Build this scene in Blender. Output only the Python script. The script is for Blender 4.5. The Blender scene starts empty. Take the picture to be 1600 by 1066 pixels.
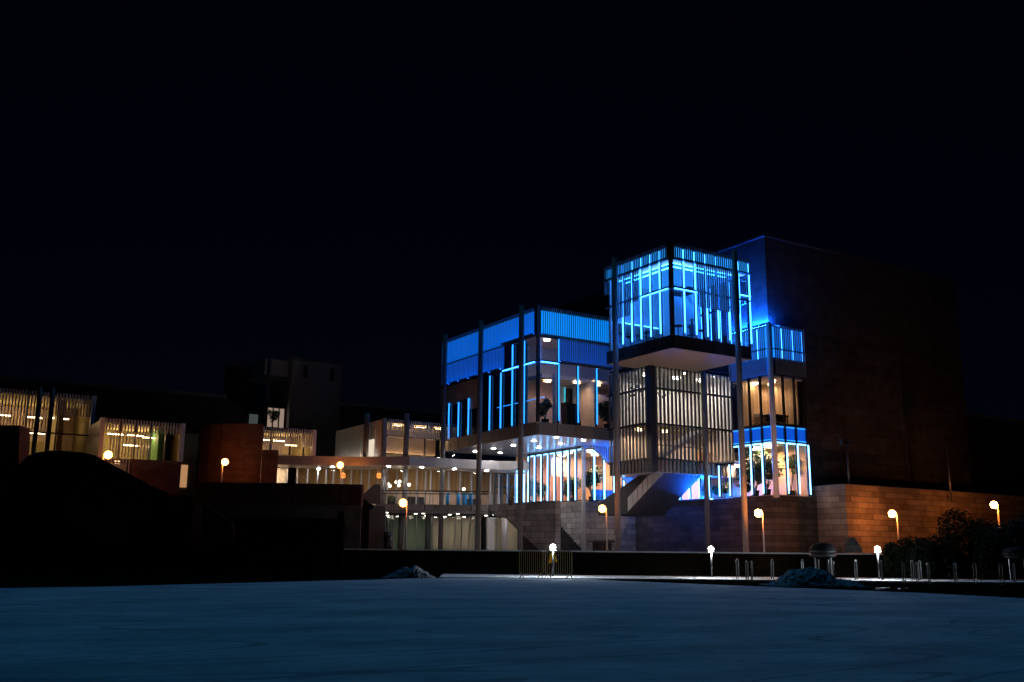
import bpy, math, random
from mathutils import Matrix, Vector

random.seed(7)
scene = bpy.context.scene
COL = scene.collection

# ------------------------------------------------------------------ camera
# World axes follow the building: X runs right and away, Y runs left and away, Z up.
FPX, EYE = 1573.0, 0.9
def _axes(yaw, pitch, roll):
    yaw, pitch, roll = (math.radians(a) for a in (yaw, pitch, roll))
    F = Vector((math.cos(yaw) * math.cos(pitch), math.sin(yaw) * math.cos(pitch), math.sin(pitch)))
    r = Vector((math.sin(yaw), -math.cos(yaw), 0)); u = r.cross(F)
    return r * math.cos(roll) + u * math.sin(roll), u * math.cos(roll) - r * math.sin(roll), F
CR, CU, CF = _axes(58.15, 12.174, 0.5386)
CAM = Vector((0, 0, EYE))
cam = bpy.data.objects.new("camera", bpy.data.cameras.new("camera"))
COL.objects.link(cam)
cam.data.sensor_width = 36.0
cam.data.lens = 36.0 * FPX / 1600.0
cam.data.clip_start, cam.data.clip_end = 0.1, 3000
M = Matrix((CR, CU, -CF)).transposed().to_4x4(); M.translation = CAM
cam.matrix_world = M
scene.camera = cam

# surveying helpers: where a sight line of the photograph meets a known plane of the place
def ray(x, y): return CF + CR * ((x - 800) / FPX) + CU * ((533 - y) / FPX)
def atz(x, y, z): d = ray(x, y); return CAM + d * ((z - EYE) / d.z)
def atx(x, y, X): d = ray(x, y); return CAM + d * (X / d.x)
def aty(x, y, Y): d = ray(x, y); return CAM + d * (Y / d.y)
def atd(x, y, D): return CAM + ray(x, y) * D
def col_at(px, D, z):
    p = atd(px, 700, D); s = p.copy()
    for _ in range(6):                       # slide down the vertical through the sight line
        q = Vector((s.x, s.y, z)) - CAM
        w = q.dot(CF); xx = 800 + FPX * q.dot(CR) / w
        s += CR * ((px - xx) * w / FPX) + CF * (D - w)
    return Vector((s.x, s.y, z))

# ------------------------------------------------------------------ world and added night lamp
world = bpy.data.worlds.new("World"); scene.world = world
world.use_nodes = True
wn = world.node_tree.nodes; wl = world.node_tree.links
bg = wn["Background"]
sky = wn.new("ShaderNodeTexSky"); sky.sky_type = 'NISHITA'; sky.sun_disc = False
FILL_EL, FILL_AZ = math.radians(56), math.radians(62)
sky.sun_elevation = FILL_EL
sky.sun_rotation = math.radians(90) - FILL_AZ
sky.air_density = 1.0; sky.dust_density = 0.3; sky.ozone_density = 4.0
tint = wn.new("ShaderNodeMix"); tint.data_type = 'RGBA'; tint.blend_type = 'MULTIPLY'; tint.inputs[0].default_value = 1.0
tint.inputs[7].default_value = (0.40, 0.42, 1.0, 1)
wl.new(sky.outputs[0], tint.inputs[6]); wl.new(tint.outputs[2], bg.inputs[0])
bg.inputs[1].default_value = 0.0004

moon = bpy.data.objects.new("moon", bpy.data.lights.new("moon", 'SUN'))  # added sun lamp for the ice, set behind the building to miss its walls
COL.objects.link(moon)
moon.data.energy = 0.38; moon.data.angle = math.radians(3.0); moon.data.color = (0.035, 0.44, 0.93)
d = -Vector((math.cos(FILL_AZ) * math.cos(FILL_EL), math.sin(FILL_AZ) * math.cos(FILL_EL), math.sin(FILL_EL)))
moon.rotation_euler = d.to_track_quat('-Z', 'Y').to_euler()

scene.view_settings.view_transform = 'Standard'
scene.view_settings.look = 'None'
scene.view_settings.exposure = 0.0
scene.view_settings.gamma = 1.0
scene.render.engine = 'CYCLES'
scene.cycles.use_denoising = True
scene.cycles.max_bounces = 6
scene.cycles.diffuse_bounces = 3
scene.cycles.transparent_max_bounces = 24
scene.cycles.sample_clamp_indirect = 4.0
scene.cycles.caustics_reflective = False
scene.cycles.caustics_refractive = False

# ------------------------------------------------------------------ materials
def newmat(name):
    m = bpy.data.materials.new(name); m.use_nodes = True
    return m, m.node_tree.nodes, m.node_tree.links, m.node_tree.nodes["Principled BSDF"]
def paint(name, c, rough=0.5, metal=0.0, var=0.12, scale=3.0, bump=0.0, bscale=40.0):
    m, n, l, p = newmat(name)
    p.inputs["Roughness"].default_value = rough; p.inputs["Metallic"].default_value = metal
    if rough >= 0.7: p.inputs["Specular IOR Level"].default_value = 0.1
    tc = n.new("ShaderNodeTexCoord"); nz = n.new("ShaderNodeTexNoise")
    nz.inputs["Scale"].default_value = scale; nz.inputs["Detail"].default_value = 5
    l.new(tc.outputs["Object"], nz.inputs["Vector"])
    mx = n.new("ShaderNodeMix"); mx.data_type = 'RGBA'
    mx.inputs[6].default_value = [max(0, v * (1 - var)) for v in c] + [1]
    mx.inputs[7].default_value = [min(1, v * (1 + var)) for v in c] + [1]
    l.new(nz.outputs["Fac"], mx.inputs[0]); l.new(mx.outputs[2], p.inputs["Base Color"])
    if bump:
        n2 = n.new("ShaderNodeTexNoise"); n2.inputs["Scale"].default_value = bscale; n2.inputs["Detail"].default_value = 6
        l.new(tc.outputs["Object"], n2.inputs["Vector"])
        b = n.new("ShaderNodeBump"); b.inputs["Strength"].default_value = bump; b.inputs["Distance"].default_value = 0.03
        l.new(n2.outputs["Fac"], b.inputs["Height"]); l.new(b.outputs[0], p.inputs["Normal"])
    return m
def ashlar(name, c, bw=1.05, bh=0.37, mortar=0.014, var=0.3, upright=False):
    m, n, l, p = newmat(name)
    p.inputs["Roughness"].default_value = 0.9; p.inputs["Specular IOR Level"].default_value = 0.1
    tc = n.new("ShaderNodeTexCoord"); sp = n.new("ShaderNodeSeparateXYZ"); l.new(tc.outputs["Object"], sp.inputs[0])
    ad = n.new("ShaderNodeMath"); ad.operation = 'ADD'; l.new(sp.outputs[0], ad.inputs[0]); l.new(sp.outputs[1], ad.inputs[1])
    cb = n.new("ShaderNodeCombineXYZ")
    if upright: l.new(sp.outputs[2], cb.inputs[0]); l.new(ad.outputs[0], cb.inputs[1])
    else: l.new(ad.outputs[0], cb.inputs[0]); l.new(sp.outputs[2], cb.inputs[1])
    br = n.new("ShaderNodeTexBrick"); l.new(cb.outputs[0], br.inputs["Vector"])
    br.inputs["Scale"].default_value = 1.0; br.inputs["Brick Width"].default_value = bw; br.inputs["Row Height"].default_value = bh
    br.inputs["Mortar Size"].default_value = mortar; br.inputs["Mortar Smooth"].default_value = 0.2
    br.inputs["Color1"].default_value = [v * (1 - var) for v in c] + [1]
    br.inputs["Color2"].default_value = [v * (1 + var) for v in c] + [1]
    br.inputs["Mortar"].default_value = [v * 0.3 for v in c] + [1]
    nz = n.new("ShaderNodeTexNoise"); nz.inputs["Scale"].default_value = 1.3; nz.inputs["Detail"].default_value = 8
    l.new(tc.outputs["Object"], nz.inputs["Vector"])
    mp = n.new("ShaderNodeMapRange"); mp.inputs[1].default_value = 0.3; mp.inputs[2].default_value = 0.7
    mp.inputs[3].default_value = 0.7; mp.inputs[4].default_value = 1.15; l.new(nz.outputs["Fac"], mp.inputs[0])
    ml = n.new("ShaderNodeVectorMath"); ml.operation = 'SCALE'
    l.new(br.outputs["Color"], ml.inputs[0]); l.new(mp.outputs[0], ml.inputs["Scale"])
    l.new(ml.outputs[0], p.inputs["Base Color"])
    n2 = n.new("ShaderNodeTexNoise"); n2.inputs["Scale"].default_value = 14; n2.inputs["Detail"].default_value = 6
    l.new(tc.outputs["Object"], n2.inputs["Vector"])
    sb = n.new("ShaderNodeMath"); sb.operation = 'MULTIPLY_ADD'; sb.inputs[1].default_value = -1.2
    l.new(br.outputs["Fac"], sb.inputs[0]); l.new(n2.outputs["Fac"], sb.inputs[2])
    b = n.new("ShaderNodeBump"); b.inputs["Strength"].default_value = 0.5; b.inputs["Distance"].default_value = 0.03
    l.new(sb.outputs[0], b.inputs["Height"]); l.new(b.outputs[0], p.inputs["Normal"])
    return m
def stripes(name, c1, c2, period, axis_sum=True, rough=0.5):
    """boards or curtain folds running upright"""
    m, n, l, p = newmat(name); p.inputs["Roughness"].default_value = rough
    tc = n.new("ShaderNodeTexCoord"); sp = n.new("ShaderNodeSeparateXYZ"); l.new(tc.outputs["Object"], sp.inputs[0])
    ad = n.new("ShaderNodeMath"); ad.operation = 'ADD'; l.new(sp.outputs[0], ad.inputs[0]); l.new(sp.outputs[1], ad.inputs[1])
    cb = n.new("ShaderNodeCombineXYZ"); l.new(ad.outputs[0], cb.inputs[0])
    w = n.new("ShaderNodeTexWave"); w.wave_type = 'BANDS'; w.bands_direction = 'X'
    w.inputs["Scale"].default_value = 0.314 / period; w.inputs["Distortion"].default_value = 0.6
    l.new(cb.outputs[0], w.inputs["Vector"])
    mx = n.new("ShaderNodeMix"); mx.data_type = 'RGBA'; mx.inputs[6].default_value = list(c1) + [1]; mx.inputs[7].default_value = list(c2) + [1]
    l.new(w.outputs["Fac"], mx.inputs[0]); l.new(mx.outputs[2], p.inputs["Base Color"])
    b = n.new("ShaderNodeBump"); b.inputs["Strength"].default_value = 0.4; b.inputs["Distance"].default_value = 0.05
    l.new(w.outputs["Fac"], b.inputs["Height"]); l.new(b.outputs[0], p.inputs["Normal"])
    return m
def emit(name, c, s):
    m, n, l, p = newmat(name)
    p.inputs["Base Color"].default_value = (0.02, 0.02, 0.02, 1)
    p.inputs["Emission Color"].default_value = list(c) + [1]; p.inputs["Emission Strength"].default_value = s
    return m
def glass(name, tint=(0.95, 0.96, 0.97), refl=0.05):
    m, n, l, p = newmat(name); n.remove(p)
    t = n.new("ShaderNodeBsdfTransparent"); t.inputs[0].default_value = list(tint) + [1]
    g = n.new("ShaderNodeBsdfGlossy"); g.inputs["Roughness"].default_value = 0.02
    lw = n.new("ShaderNodeLayerWeight"); lw.inputs[0].default_value = 0.5
    pw = n.new("ShaderNodeMath"); pw.operation = 'POWER'; pw.inputs[1].default_value = 5.0; l.new(lw.outputs["Facing"], pw.inputs[0])
    mu = n.new("ShaderNodeMath"); mu.operation = 'MULTIPLY_ADD'; mu.inputs[1].default_value = 0.6; mu.inputs[2].default_value = refl * .5
    l.new(pw.outputs[0], mu.inputs[0])
    mix = n.new("ShaderNodeMixShader"); l.new(mu.outputs[0], mix.inputs[0]); l.new(t.outputs[0], mix.inputs[1]); l.new(g.outputs[0], mix.inputs[2])
    l.new(mix.outputs[0], n["Material Output"].inputs[0])
    return m

SLAT = paint("white aluminium", (0.55, 0.56, 0.58), 0.35, 0.0, 0.08)
SLATDARK = paint("slate blue aluminium", (0.16, 0.18, 0.22), 0.4, 0.2, 0.08)
PANEL = paint("pale metal panel", (0.42, 0.42, 0.44), 0.4, 0.2, 0.08)
CLAD = paint("white cladding", (0.62, 0.62, 0.62), 0.4, 0.0, 0.06)
FRAME = paint("dark bronze frame", (0.035, 0.036, 0.04), 0.4, 0.5)
COLUMN = paint("grey column paint", (0.18, 0.18, 0.18), 0.45, 0.0, 0.1)
FASCIA = paint("grey fascia panel", (0.20, 0.19, 0.18), 0.45, 0.1, 0.1)
SOFFIT = paint("white soffit panel", (0.62, 0.61, 0.60), 0.22, 0.0, 0.05)
WOODSOFFIT = stripes("boarded soffit", (0.30, 0.22, 0.16), (0.40, 0.30, 0.22), 0.25)
STONE = ashlar("grey limestone ashlar", (0.33, 0.325, 0.33))
STONER = ashlar("brown sandstone ashlar", (0.21, 0.17, 0.14), 1.3, 0.34)
STONED = ashlar("reddish coursed masonry", (0.17, 0.10, 0.075), 0.8, 0.22, 0.007, 0.14)
DARKSTONE = ashlar("dark stone cladding", (0.055, 0.053, 0.055), 1.6, 0.6, 0.014, 0.2)
REDDARK = ashlar("dark red stone", (0.045, 0.02, 0.018), 0.9, 0.25, 0.012, 0.2, True)
CONC = paint("board marked concrete", (0.13, 0.13, 0.135), 0.9, 0, 0.2, 1.2, 0.4, 9)
PLASTER = paint("warm plaster", (0.70, 0.62, 0.52), 0.8, 0, 0.06)
PEACH = paint("peach plaster", (0.80, 0.50, 0.30), 0.8, 0, .06)
PINKWALL = paint("rosy plaster", (0.66, 0.55, 0.48), 0.8, 0, 0.06)
WHITEWALL = paint("white plaster", (0.75, 0.75, 0.75), 0.7, 0, 0.04)
OCHRE = stripes("ochre timber boards", (0.34, 0.22, 0.08), (0.44, 0.30, 0.12), 0.3)
OLIVEDARK = paint("dark olive panel", (0.12, 0.10, 0.05), 0.8)
POLE = paint("pale lamp pole", (0.45, 0.42, 0.38), 0.5)
OLIVE = paint("olive plaster", (0.40, 0.36, 0.20), 0.8, 0, 0.06)
CURTAIN = stripes("pleated curtain", (0.50, 0.46, 0.36), (0.66, 0.60, 0.48), 0.35, rough=0.9)
GREENGLASS = stripes("green tinted screen", (0.16, 0.25, 0.19), (0.26, 0.36, 0.27), 0.8)
DARKWALL = paint("black wall", (0.012, 0.012, 0.013), 0.75)
CARPET = paint("floor finish", (0.32, 0.27, 0.22), 0.5, 0, 0.1)
ROOF = paint("roof felt", (0.04, 0.04, 0.045), 0.9)
STEEL = paint("brushed steel", (0.13, 0.135, 0.14), 0.35, 0.6, 0.1)
BLACK = paint("black enamel", (0.006, 0.006, 0.007), 0.5)
YELLOW = paint("yellow enamel", (0.30, 0.20, 0.03), 0.45, 0, 0.2)
YFABRIC = paint("yellow fabric", (0.85, 0.55, 0.03), 0.8)
LEAF = paint("leaf green", (0.035, 0.085, 0.03), 0.5, 0, 0.5, 12)
LEAFDARK = paint("dark shrub leaf", (0.007, 0.012, 0.006), 0.7, 0, 0.5, 8)
BARK = paint("bark", (0.08, 0.06, 0.04), 0.9)
SNOW = paint("dirty snow", (0.42, 0.42, 0.43), 0.8, 0, 0.25, 2.5, 0.9, 7)
BLUEPAINT = paint("bright blue plastic", (0.03, 0.42, 0.95), 0.4)
REDPLASTIC = paint("red plastic", (0.6, 0.05, 0.03), 0.5)
WHITEPAINT = paint("white paint", (0.8, 0.8, 0.8), 0.5)
GLASS = glass("clear glass")
GLASSDIM = glass("grey glass", (0.80, 0.83, 0.86), 0.08)
LED_TOWER = emit("white blue strip light", (0.025, 0.20, 1.0), 15)
LED_BLUE = emit("azure strip light", (0.02, 0.28, 1.0), 2.2)
LED_HALL = emit("cool strip light", (0.16, 0.48, 1.0), 7)
WARM_HI = emit("bright warm ceiling light", (1.0, 0.60, 0.34), 210)
AMBER_MID = emit("soft amber ceiling light", (1.0, 0.58, 0.28), 85)
AMBER_HI = emit("bright amber ceiling light", (1.0, 0.58, 0.24), 150)
HALL_HI = emit("bright neutral ceiling light", (1.0, 0.84, 0.68), 170)
LOBBY = emit("lobby ceiling light", (1.0, 0.84, 0.62), 28)
FOYER = emit("foyer ceiling light", (1.0, 0.72, 0.46), 55)
CEILGLOW = emit("painted glow blue ceiling", (0.02, 0.27, 1.0), 0.85)  # glow put into the ceiling to imitate blue light falling on it
PAINTGLOW_PALE = emit("painted glow white blue panel", (0.02, 0.36, 1.0), 1.0)  # emission imitates blue light washing the tower's top panels
PAINTGLOW_BAY = emit("painted glow azure panel", (0.0, 0.19, 1.0), 1.15)  # glow in the colour stands in for light on the bay's panels
ADDED_WASH = emit("added right face blue wash", (0.005, 0.13, 1.0), 130)
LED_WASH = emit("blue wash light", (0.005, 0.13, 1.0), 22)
PAINTGLOW = emit("painted glow blue panel", (0.0, 0.17, 1.0), 0.75)  # emission imitates LED wash on the wing's left panels
PAINTGLOW_BRIGHT = emit("bright painted glow blue panel", (0.0, 0.27, 1.0), 1.6)  # emission stands in for lit panels behind the right slats
PAINTGLOW_DIM = emit("dim painted glow blue panel", (0.0, 0.135, 1.0), 0.46)  # weaker painted glow for the lower slat zones
WARM = emit("warm ceiling light", (1.0, 0.62, 0.36), 60)
WARM2 = emit("amber ceiling light", (1.0, 0.60, 0.28), 40)
NEUTRAL = emit("neutral ceiling light", (1.0, 0.80, 0.60), 60)
DOWNL = emit("downlight", (1.0, 0.92, 0.86), 200)
COOL = emit("cool ceiling light", (0.02, 0.24, 1.0), 40)
SODIUM = emit("sodium lamp globe", (1.0, 0.26, 0.04), 42)
SODIUM_HI = emit("strong sodium lamp globe", (1.0, 0.26, 0.04), 150)
FLOOD = emit("white lamp globe", (0.80, 0.92, 1.0), 520)
FLOODDOWN = emit("white downward light ring", (0.80, 0.92, 1.0), 700)

def ground_mat():
    m, n, l, p = newmat("winter grass and earth"); p.inputs["Roughness"].default_value = 1.0; p.inputs["Specular IOR Level"].default_value = 0.0
    tc = n.new("ShaderNodeTexCoord"); a = n.new("ShaderNodeTexNoise"); a.inputs["Scale"].default_value = 0.5; a.inputs["Detail"].default_value = 9
    l.new(tc.outputs["Object"], a.inputs["Vector"])
    r = n.new("ShaderNodeValToRGB"); r.color_ramp.elements[0].color = (0.003, 0.003, 0.002, 1); r.color_ramp.elements[0].position = .35
    r.color_ramp.elements[1].color = (0.010, 0.009, 0.006, 1); r.color_ramp.elements[1].position = .7
    l.new(a.outputs["Fac"], r.inputs[0]); l.new(r.outputs[0], p.inputs["Base Color"])
    b2 = n.new("ShaderNodeTexNoise"); b2.inputs["Scale"].default_value = 9; b2.inputs["Detail"].default_value = 8; l.new(tc.outputs["Object"], b2.inputs["Vector"])
    b = n.new("ShaderNodeBump"); b.inputs["Strength"].default_value = 1; b.inputs["Distance"].default_value = 0.15
    l.new(b2.outputs["Fac"], b.inputs["Height"]); l.new(b.outputs[0], p.inputs["Normal"])
    return m
GROUND = ground_mat()
def ice_mat():
    m, n, l, p = newmat("skated ice with thin snow")
    tc = n.new("ShaderNodeTexCoord")
    big = n.new("ShaderNodeTexNoise"); big.inputs["Scale"].default_value = 0.45; big.inputs["Detail"].default_value = 12; big.inputs["Roughness"].default_value = .72
    mp = n.new("ShaderNodeMapping"); mp.inputs["Rotation"].default_value = (0, 0, math.radians(-32)); mp.inputs["Scale"].default_value = (0.75, 1.15, 1)
    l.new(tc.outputs["Object"], mp.inputs[0]); l.new(mp.outputs[0], big.inputs["Vector"])
    r = n.new("ShaderNodeValToRGB"); r.color_ramp.elements[0].color = (0.30, 0.35, 0.40, 1); r.color_ramp.elements[0].position = .36
    r.color_ramp.elements[1].color = (0.66, 0.70, 0.74, 1); r.color_ramp.elements[1].position = .64
    l.new(big.outputs["Fac"], r.inputs[0])
    # thin skate marks: contour lines of stretched noise
    fac = None
    for sc, rz, st in ((0.10, 20, 0.07), (0.14, -50, 0.05)):
        q = n.new("ShaderNodeTexNoise"); q.inputs["Scale"].default_value = sc; q.inputs["Detail"].default_value = 1.0
        mq = n.new("ShaderNodeMapping"); mq.inputs["Rotation"].default_value = (0, 0, math.radians(rz)); mq.inputs["Scale"].default_value = (0.4, 1.6, 1)
        l.new(tc.outputs["Object"], mq.inputs[0]); l.new(mq.outputs[0], q.inputs["Vector"])
        k = n.new("ShaderNodeMath"); k.operation = 'MULTIPLY'; k.inputs[1].default_value = 17; l.new(q.outputs["Fac"], k.inputs[0])
        f = n.new("ShaderNodeMath"); f.operation = 'FRACT'; l.new(k.outputs[0], f.inputs[0])
        c = n.new("ShaderNodeMath"); c.operation = 'LESS_THAN'; c.inputs[1].default_value = st; l.new(f.outputs[0], c.inputs[0])
        if fac is None: fac = c.outputs[0]
        else:
            mxx = n.new("ShaderNodeMath"); mxx.operation = 'MAXIMUM'; l.new(fac, mxx.inputs[0]); l.new(c.outputs[0], mxx.inputs[1]); fac = mxx.outputs[0]
    h = n.new("ShaderNodeMath"); h.operation = 'MULTIPLY'; h.inputs[1].default_value = 0.4; l.new(fac, h.inputs[0])
    mx = n.new("ShaderNodeMix"); mx.data_type = 'RGBA'; mx.inputs[7].default_value = (0.10, 0.14, 0.18, 1)
    l.new(h.outputs[0], mx.inputs[0]); l.new(r.outputs[0], mx.inputs[6]); l.new(mx.outputs[2], p.inputs["Base Color"])
    p.inputs["Roughness"].default_value = 0.8; p.inputs["Specular IOR Level"].default_value = 0.12
    fb = n.new("ShaderNodeTexNoise"); fb.inputs["Scale"].default_value = 5.0; fb.inputs["Detail"].default_value = 12; fb.inputs["Roughness"].default_value = .7; l.new(mp.outputs[0], fb.inputs["Vector"])
    b = n.new("ShaderNodeBump"); b.inputs["Strength"].default_value = 1.0; b.inputs["Distance"].default_value = 0.09
    l.new(fb.outputs["Fac"], b.inputs["Height"]); l.new(b.outputs[0], p.inputs["Normal"])
    return m
ICE = ice_mat()
def thin_fabric(name, c):
    m, n, l, p = newmat(name); p.inputs["Base Color"].default_value = list(c) + [1]; p.inputs["Roughness"].default_value = .8
    t = n.new("ShaderNodeBsdfTranslucent"); t.inputs[0].default_value = list(c) + [1]
    mx = n.new("ShaderNodeMixShader"); mx.inputs[0].default_value = .5
    l.new(p.outputs[0], mx.inputs[1]); l.new(t.outputs[0], mx.inputs[2]); l.new(mx.outputs[0], n["Material Output"].inputs[0])
    return m
YFABRIC = thin_fabric("yellow ribbon fabric", (.85, .55, .03))
PAVING = paint("pale paving", (0.42, 0.42, 0.43), 0.8, 0, 0.15, 1.0, 0.3, 12)
PATHM = paint("salted path", (0.55, 0.55, 0.55), 0.85, 0, 0.2, 1.4, 0.5, 8)

# ------------------------------------------------------------------ mesh helpers
class MB:
    def __init__(s): s.v = []; s.f = []
    def quad(s, *ps):
        b = len(s.v); s.v += [tuple(p) for p in ps]; s.f.append(tuple(range(b, b + len(ps)))); return s
    def box(s, x0, x1, y0, y1, z0, z1):
        b = len(s.v)
        s.v += [(x0, y0, z0), (x1, y0, z0), (x1, y1, z0), (x0, y1, z0), (x0, y0, z1), (x1, y0, z1), (x1, y1, z1), (x0, y1, z1)]
        for f in ((0, 3, 2, 1), (4, 5, 6, 7), (0, 1, 5, 4), (1, 2, 6, 5), (2, 3, 7, 6), (3, 0, 4, 7)): s.f.append(tuple(b + i for i in f))
        return s
    def prism(s, poly, z0, z1):
        b = len(s.v); n = len(poly)
        zz0 = z0 if isinstance(z0, (list, tuple)) else [z0] * n
        zz1 = z1 if isinstance(z1, (list, tuple)) else [z1] * n
        s.v += [(p[0], p[1], z) for p, z in zip(poly, zz0)] + [(p[0], p[1], z) for p, z in zip(poly, zz1)]
        s.f.append(tuple(b + i for i in reversed(range(n)))); s.f.append(tuple(b + n + i for i in range(n)))
        for i in range(n):
            j = (i + 1) % n; s.f.append((b + i, b + j, b + n + j, b + n + i))
        return s
    def ext(s, pts, off):
        """a flat outline (list of points) pushed along a vector"""
        n = len(pts); b = len(s.v); off = Vector(off)
        s.v += [tuple(p) for p in pts] + [tuple(Vector(p) + off) for p in pts]
        s.f.append(tuple(b + i for i in reversed(range(n)))); s.f.append(tuple(b + n + i for i in range(n)))
        for i in range(n):
            j = (i + 1) % n; s.f.append((b + i, b + j, b + n + j, b + n + i))
        return s
    def tube(s, p, q, r, r2=None, n=10):
        p = Vector(p); q = Vector(q); r2 = r if r2 is None else r2
        a = (q - p).normalized(); t = Vector((0, 0, 1)) if abs(a.z) < .9 else Vector((1, 0, 0))
        u = a.cross(t).normalized(); w = a.cross(u); b = len(s.v)
        for c, rr in ((p, r), (q, r2)):
            for i in range(n):
                th = 2 * math.pi * i / n; s.v.append(tuple(c + u * (rr * math.cos(th)) + w * (rr * math.sin(th))))
        for i in range(n):
            j = (i + 1) % n; s.f.append((b + i, b + j, b + n + j, b + n + i))
        s.f.append(tuple(b + i for i in reversed(range(n)))); s.f.append(tuple(b + n + i for i in range(n)))
        return s
    def path(s, pts, r, n=8):
        for a, b in zip(pts, pts[1:]): s.tube(a, b, r, r, n)
        return s
    def lathe(s, c, prof, n=20):
        b = len(s.v); m = len(prof)
        for (r, z) in prof:
            for i in range(n):
                th = 2 * math.pi * i / n; s.v.append((c[0] + r * math.cos(th), c[1] + r * math.sin(th), c[2] + z))
        for k in range(m - 1):
            for i in range(n):
                j = (i + 1) % n; s.f.append((b + k * n + i, b + k * n + j, b + (k + 1) * n + j, b + (k + 1) * n + i))
        s.f.append(tuple(b + i for i in reversed(range(n)))); s.f.append(tuple(b + (m - 1) * n + i for i in range(n)))
        return s
    def ball(s, c, r, n=14, m=8, sq=1.0):
        return s.lathe(c, [(max(1e-3, r * math.sin(math.pi * k / m)), -r * sq * math.cos(math.pi * k / m)) for k in range(m + 1)], n)
    def build(s, name, mat, parent=None, smooth=False):
        me = bpy.data.meshes.new(name); me.from_pydata(s.v, [], s.f); me.update()
        if smooth:
            for p in me.polygons: p.use_smooth = len(p.vertices) == 4
        me.materials.append(mat)
        o = bpy.data.objects.new(name, me); COL.objects.link(o)
        if parent: attach(o, parent)
        return o
WORLD_OF = {}
def origin(o):
    return WORLD_OF.get(o.name, Vector((0, 0, 0)))
def attach(o, parent):
    o.parent = parent
    o.matrix_parent_inverse = Matrix.Translation(-origin(parent))
    WORLD_OF[o.name] = Vector((0, 0, 0))
def thing(name, label, cat, loc=(0, 0, 0), group=None):
    o = bpy.data.objects.new(name, None); COL.objects.link(o); o.empty_display_size = 0.3
    o.location = loc; WORLD_OF[o.name] = Vector(loc)
    return tag(o, label, cat, group)
def tag(o, label, cat, group=None):
    o["label"] = label; o["category"] = cat
    if group: o["group"] = group
    return o
def struct(o): o["kind"] = "structure"; return o

# a facade is ('R', Y) for a wall facing -Y (seen on the right of a corner) or ('L', X) for one facing -X
def fb(mb, face, u0, u1, z0, z1, d0, d1):
    k, c = face
    if k == 'R': mb.box(u0, u1, c - d1, c - d0, z0, z1)
    elif k == 'L': mb.box(c - d1, c - d0, u0, u1, z0, z1)
    else: mb.box(c + d0, c + d1, u0, u1, z0, z1)      # 'E': faces +X
    return mb
def slats(face, u0, u1, z0, z1, step=0.172, w=0.07, d0=0.16, d1=0.21, mb=None):
    mb = mb or MB(); n = max(1, round((u1 - u0) / step))
    for i in range(n):
        u = u0 + (i + .5) * (u1 - u0) / n
        fb(mb, face, u - w / 2, u + w / 2, z0, z1, d0, d1)
    return mb
def gaplines(face, u0, u1, z0, z1, step=0.172, w=0.06, d0=0.125, d1=0.14):
    """slim glowing bars added in the gaps between the fins to imitate their lit look"""
    mb = MB(); n = max(1, round((u1 - u0) / step))
    for i in range(n + 1):
        if i % 5 == 4: continue
        u = u0 + i * (u1 - u0) / n
        fb(mb, face, u - w / 2, u + w / 2, z0, z1, d0, d1)
    return mb
def mullion(parent, face, u, z0, z1, led=None, lz=None, w=0.07, lw=0.075, mat=None, ld=(0.085, 0.115)):
    m = fb(MB(), face, u - w / 2, u + w / 2, z0, z1, -0.06, 0.08).build("mullion", mat or FRAME, parent)
    if led:
        a, b = lz or (z0 + .05, z1 - .05)
        fb(MB(), face, u - lw / 2, u + lw / 2, a, b, *ld).build("led_strip", led, m)
    return m
def rail(parent, face, u0, u1, z, h=0.09, d=(-0.05, 0.09), mat=None, led=None):
    m = fb(MB(), face, u0, u1, z - h / 2, z + h / 2, *d).build("transom", mat or FRAME, parent)
    if led: fb(MB(), face, u0 + .05, u1 - .05, z - h / 2 - .05, z - h / 2, d[1] - .05, d[1]).build("led_strip", led, m)
    return m
def fascia(parent, face, u0, u1, z0, z1, step, mat=FASCIA, name="fascia"):
    mb = MB(); n = max(1, round((u1 - u0) / step))
    for i in range(n):
        a = u0 + i * (u1 - u0) / n; b = u0 + (i + 1) * (u1 - u0) / n
        fb(mb, face, a + .035, b - .035, z0 + .01, z1 - .01, 0.0, 0.06)
    return mb.build(name, mat, parent)
def pane(parent, face, u0, u1, z0, z1, mat=GLASS, d=0.0):
    return fb(MB(), face, u0, u1, z0, z1, d - 0.012, d).build("glazing", mat, parent)
def lights(parent, pts, mat, sx=0.3, sy=0.3, name="ceiling_light"):
    """recessed luminaire: an emitting face behind a deep white trim"""
    sx, sy = sx * .7, sy * .7
    for (x, y, z) in pts:
        o = MB().quad((x - sx, y - sy, z - .006), (x - sx, y + sy, z - .006), (x + sx, y + sy, z - .006), (x + sx, y - sy, z - .006)).build(name, mat, parent)
        t = MB(); w = .015; h = .10
        t.box(x - sx - w, x - sx, y - sy - w, y + sy + w, z - h, z - .002); t.box(x + sx, x + sx + w, y - sy - w, y + sy + w, z - h, z - .002)
        t.box(x - sx, x + sx, y - sy - w, y - sy, z - h, z - .002); t.box(x - sx, x + sx, y + sy, y + sy + w, z - h, z - .002)
        t.build("trim", WHITEWALL, o)
def disks(parent, pts, mat, r=0.13, name="downlight"):
    for p in pts:
        MB().lathe((p[0], p[1], p[2]), [(r, -0.02), (r, 0.0)], 16).build(name, mat, parent)

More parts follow.
